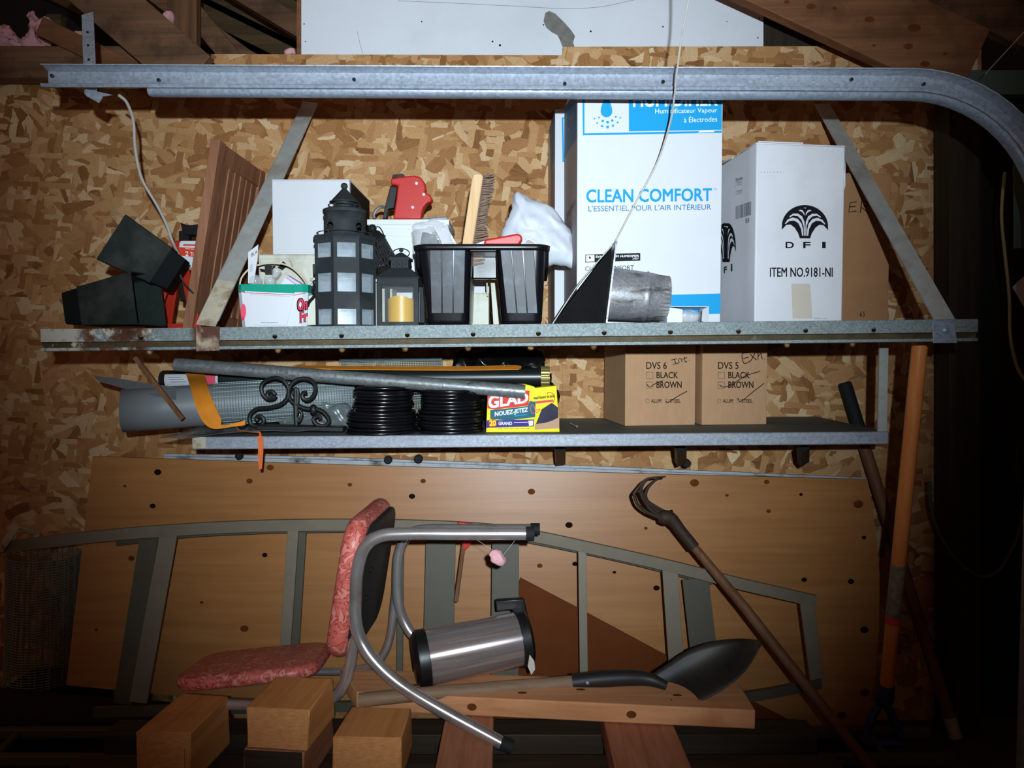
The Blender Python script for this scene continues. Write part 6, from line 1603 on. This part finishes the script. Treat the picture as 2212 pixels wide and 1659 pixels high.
# dark boards under the plywood at the left
m = MB(); m.bar(P(-80, 1516, 2.30), P(420, 1560, 2.30), .085, .05); o = m.build('dark_batten', 'lumber_dark', base=P(150, 1500, 2.30)); tag(o, 'dark batten under the plywood left corner', 'batten')
bx_ = thing('dark_crate', 'dark upturned crate under the standing mesh roll', 'crate', P(70, 1590, 2.33))
xa, xb_ = P(-10, 1500, 2.33).x, P(172, 1500, 2.33).x
m = MB(); zc2 = P(90, 1468, 2.43).z - .002
m.box(xa, xb_, 2.335, 2.345, 0, zc2); m.box(xa, xb_, 2.515, 2.525, 0, zc2); m.box(xa, xa + .01, 2.335, 2.525, 0, zc2); m.box(xb_ - .01, xb_, 2.335, 2.525, 0, zc2); m.box(xa, xb_, 2.335, 2.525, zc2 - .01, zc2); m.build('crate_walls', 'black_pot_band', bx_)
m = MB(); m.box(xa - .006, xb_ + .006, 2.328, 2.335, zc2 - .02, zc2); m.build('crate_rim', 'black_pot_band', bx_)

# ------------------------------------------------------------------ right side
sp_t = thing('blue_grip_spade', 'upturned tool with long varnished handle and blue plastic D-grip at the bottom', 'garden tool', P(1915, 1590, 2.16))
a, b = P(1988, 735, 1.97), P(1914, 1492, 2.13)
m = MB(); m.tube([a, a.lerp(b, .5), b], [.0195, .0195, .018], 18); m.build('handle', 'handle', sp_t, smooth=True)
c0, c1 = a.lerp(b, .615), a.lerp(b, .77)
m = MB(); m.tube([c0, c1], .0198, 18, cap=False); m.build('paper_sticker', 'sticker', sp_t, smooth=True)
m = MB(); c2 = a.lerp(b, .79); m.tube([c1, c2], .0199, 18, cap=False); m.build('red_sticker', 'crimson', sp_t, smooth=True)
g0 = b
m = MB(); m.tube(curve_px([(1915, 1478, 2.128), (1912, 1500, 2.133), (1908, 1520, 2.138)], 0, 3), [.021, .023, .024, .025, .025, .024, .022], 14); m.build('grip_socket', 'blue_grip', sp_t, smooth=True)
for pts in ([(1905, 1515), (1884, 1548), (1872, 1590), (1868, 1604)], [(1912, 1515), (1928, 1550), (1944, 1590), (1950, 1604)]):
    m = MB(); m.tube(curve_px(pts, 2.14, 4), .012, 12); m.build('grip_arm', 'blue_grip', sp_t, smooth=True)
m = MB(); m.tube([P(1866, 1606, 2.14), P(1952, 1606, 2.14)], .012, 12); m.build('grip_bar', 'blue_grip', sp_t, smooth=True)
# pole with black grip
pl = thing('long_pole', 'long dull wooden pole with black rubber grip leaning behind the lower shelf right end', 'pole', P(2064, 1592, 2.4))
a, b = P(1824, 822, 2.535), P(2066, 1592, 2.42)
pA, pB = P(1824, 826, 2.52), P(2064, 1592, 2.36); pB.z = max(pB.z, .012)
m = MB(); m.tube([pA.lerp(pB, .12), pA.lerp(pB, .95)], .019, 14); m.build('shaft', 'handle_old', pl, smooth=True)
m = MB(); m.tube([pA, pA.lerp(pB, .006), pA.lerp(pB, .15)], [.017, .0215, .0215], 14); m.build('rubber_grip', 'rubber', pl, smooth=True)
m = MB(); m.tube([pA.lerp(pB, .945), pB], [.0205, .02], 14); m.build('end_ferrule', 'steel_grey', pl, smooth=True)
# cords
m = MB(); m.tube(curve_px([(2171, 372), (2165, 430), (2164, 480), (2172, 560), (2180, 640), (2182, 720), (2192, 775), (2206, 810), (2240, 850)], 2.3, 6), .0046, 8)
tag(m.build('yellow_cord', 'cord_yellow', base=P(2172, 560, 2.3), smooth=True), 'yellowish cord hanging down beside the right frame edge', 'cord')
m = MB(); m.tube(curve_px([(2008, 1040), (2010, 1090), (2026, 1145), (2062, 1205), (2110, 1243), (2150, 1238), (2184, 1190), (2212, 1110), (2222, 1040)], 2.41, 6), .006, 8)
tag(m.build('loop_cord', 'cord_grey', base=P(2110, 1243, 2.41), smooth=True), 'dark grey cord hanging in a loop at the lower right', 'cord')
m = MB(); m.ext([P(u, v, 2.2) for u, v in ((2188, 620), (2212, 598), (2260, 620), (2240, 690), (2216, 668))], (0, .003, 0)); tag(m.build('paper_notice', 'white_card_worn', base=P(2215, 650, 2.2)), 'corner of a white paper notice at the right frame edge', 'paper')
ob = thing('outlet_box', 'dark outlet box at the right frame edge', 'outlet box', P(2210, 1000, 2.4))
m = MB(); p0, p1 = P(2194, 1044, 2.4), P(2260, 956, 2.4); m.box(p0.x, p1.x, 2.4, 2.45, p0.z, p1.z); m.build('box_body', 'dark_timber', ob, bevel=.003)
m = MB(); m.box(p0.x + .012, p1.x - .012, 2.396, 2.4, p0.z + .03, p1.z - .03); m.build('socket_plate', 'black_metal', ob)
m = MB(); m.bar(P(2214, 318, 2.1), P(2214, 536, 2.1), .06, .004); o = m.build('track_angle', 'pale_green', base=P(2214, 536, 2.1)); tag(o, 'pale green steel angle under the rail bend at the right edge', 'steel angle')
m = MB(); m.tube([P(2128, 160, 2.2), P(2215, 66, 2.1)], .0012, 5); tag(m.build('thin_wire', 'cord_white', base=P(2170, 113, 2.15)), 'thin wire slanting above the rail bend', 'wire')
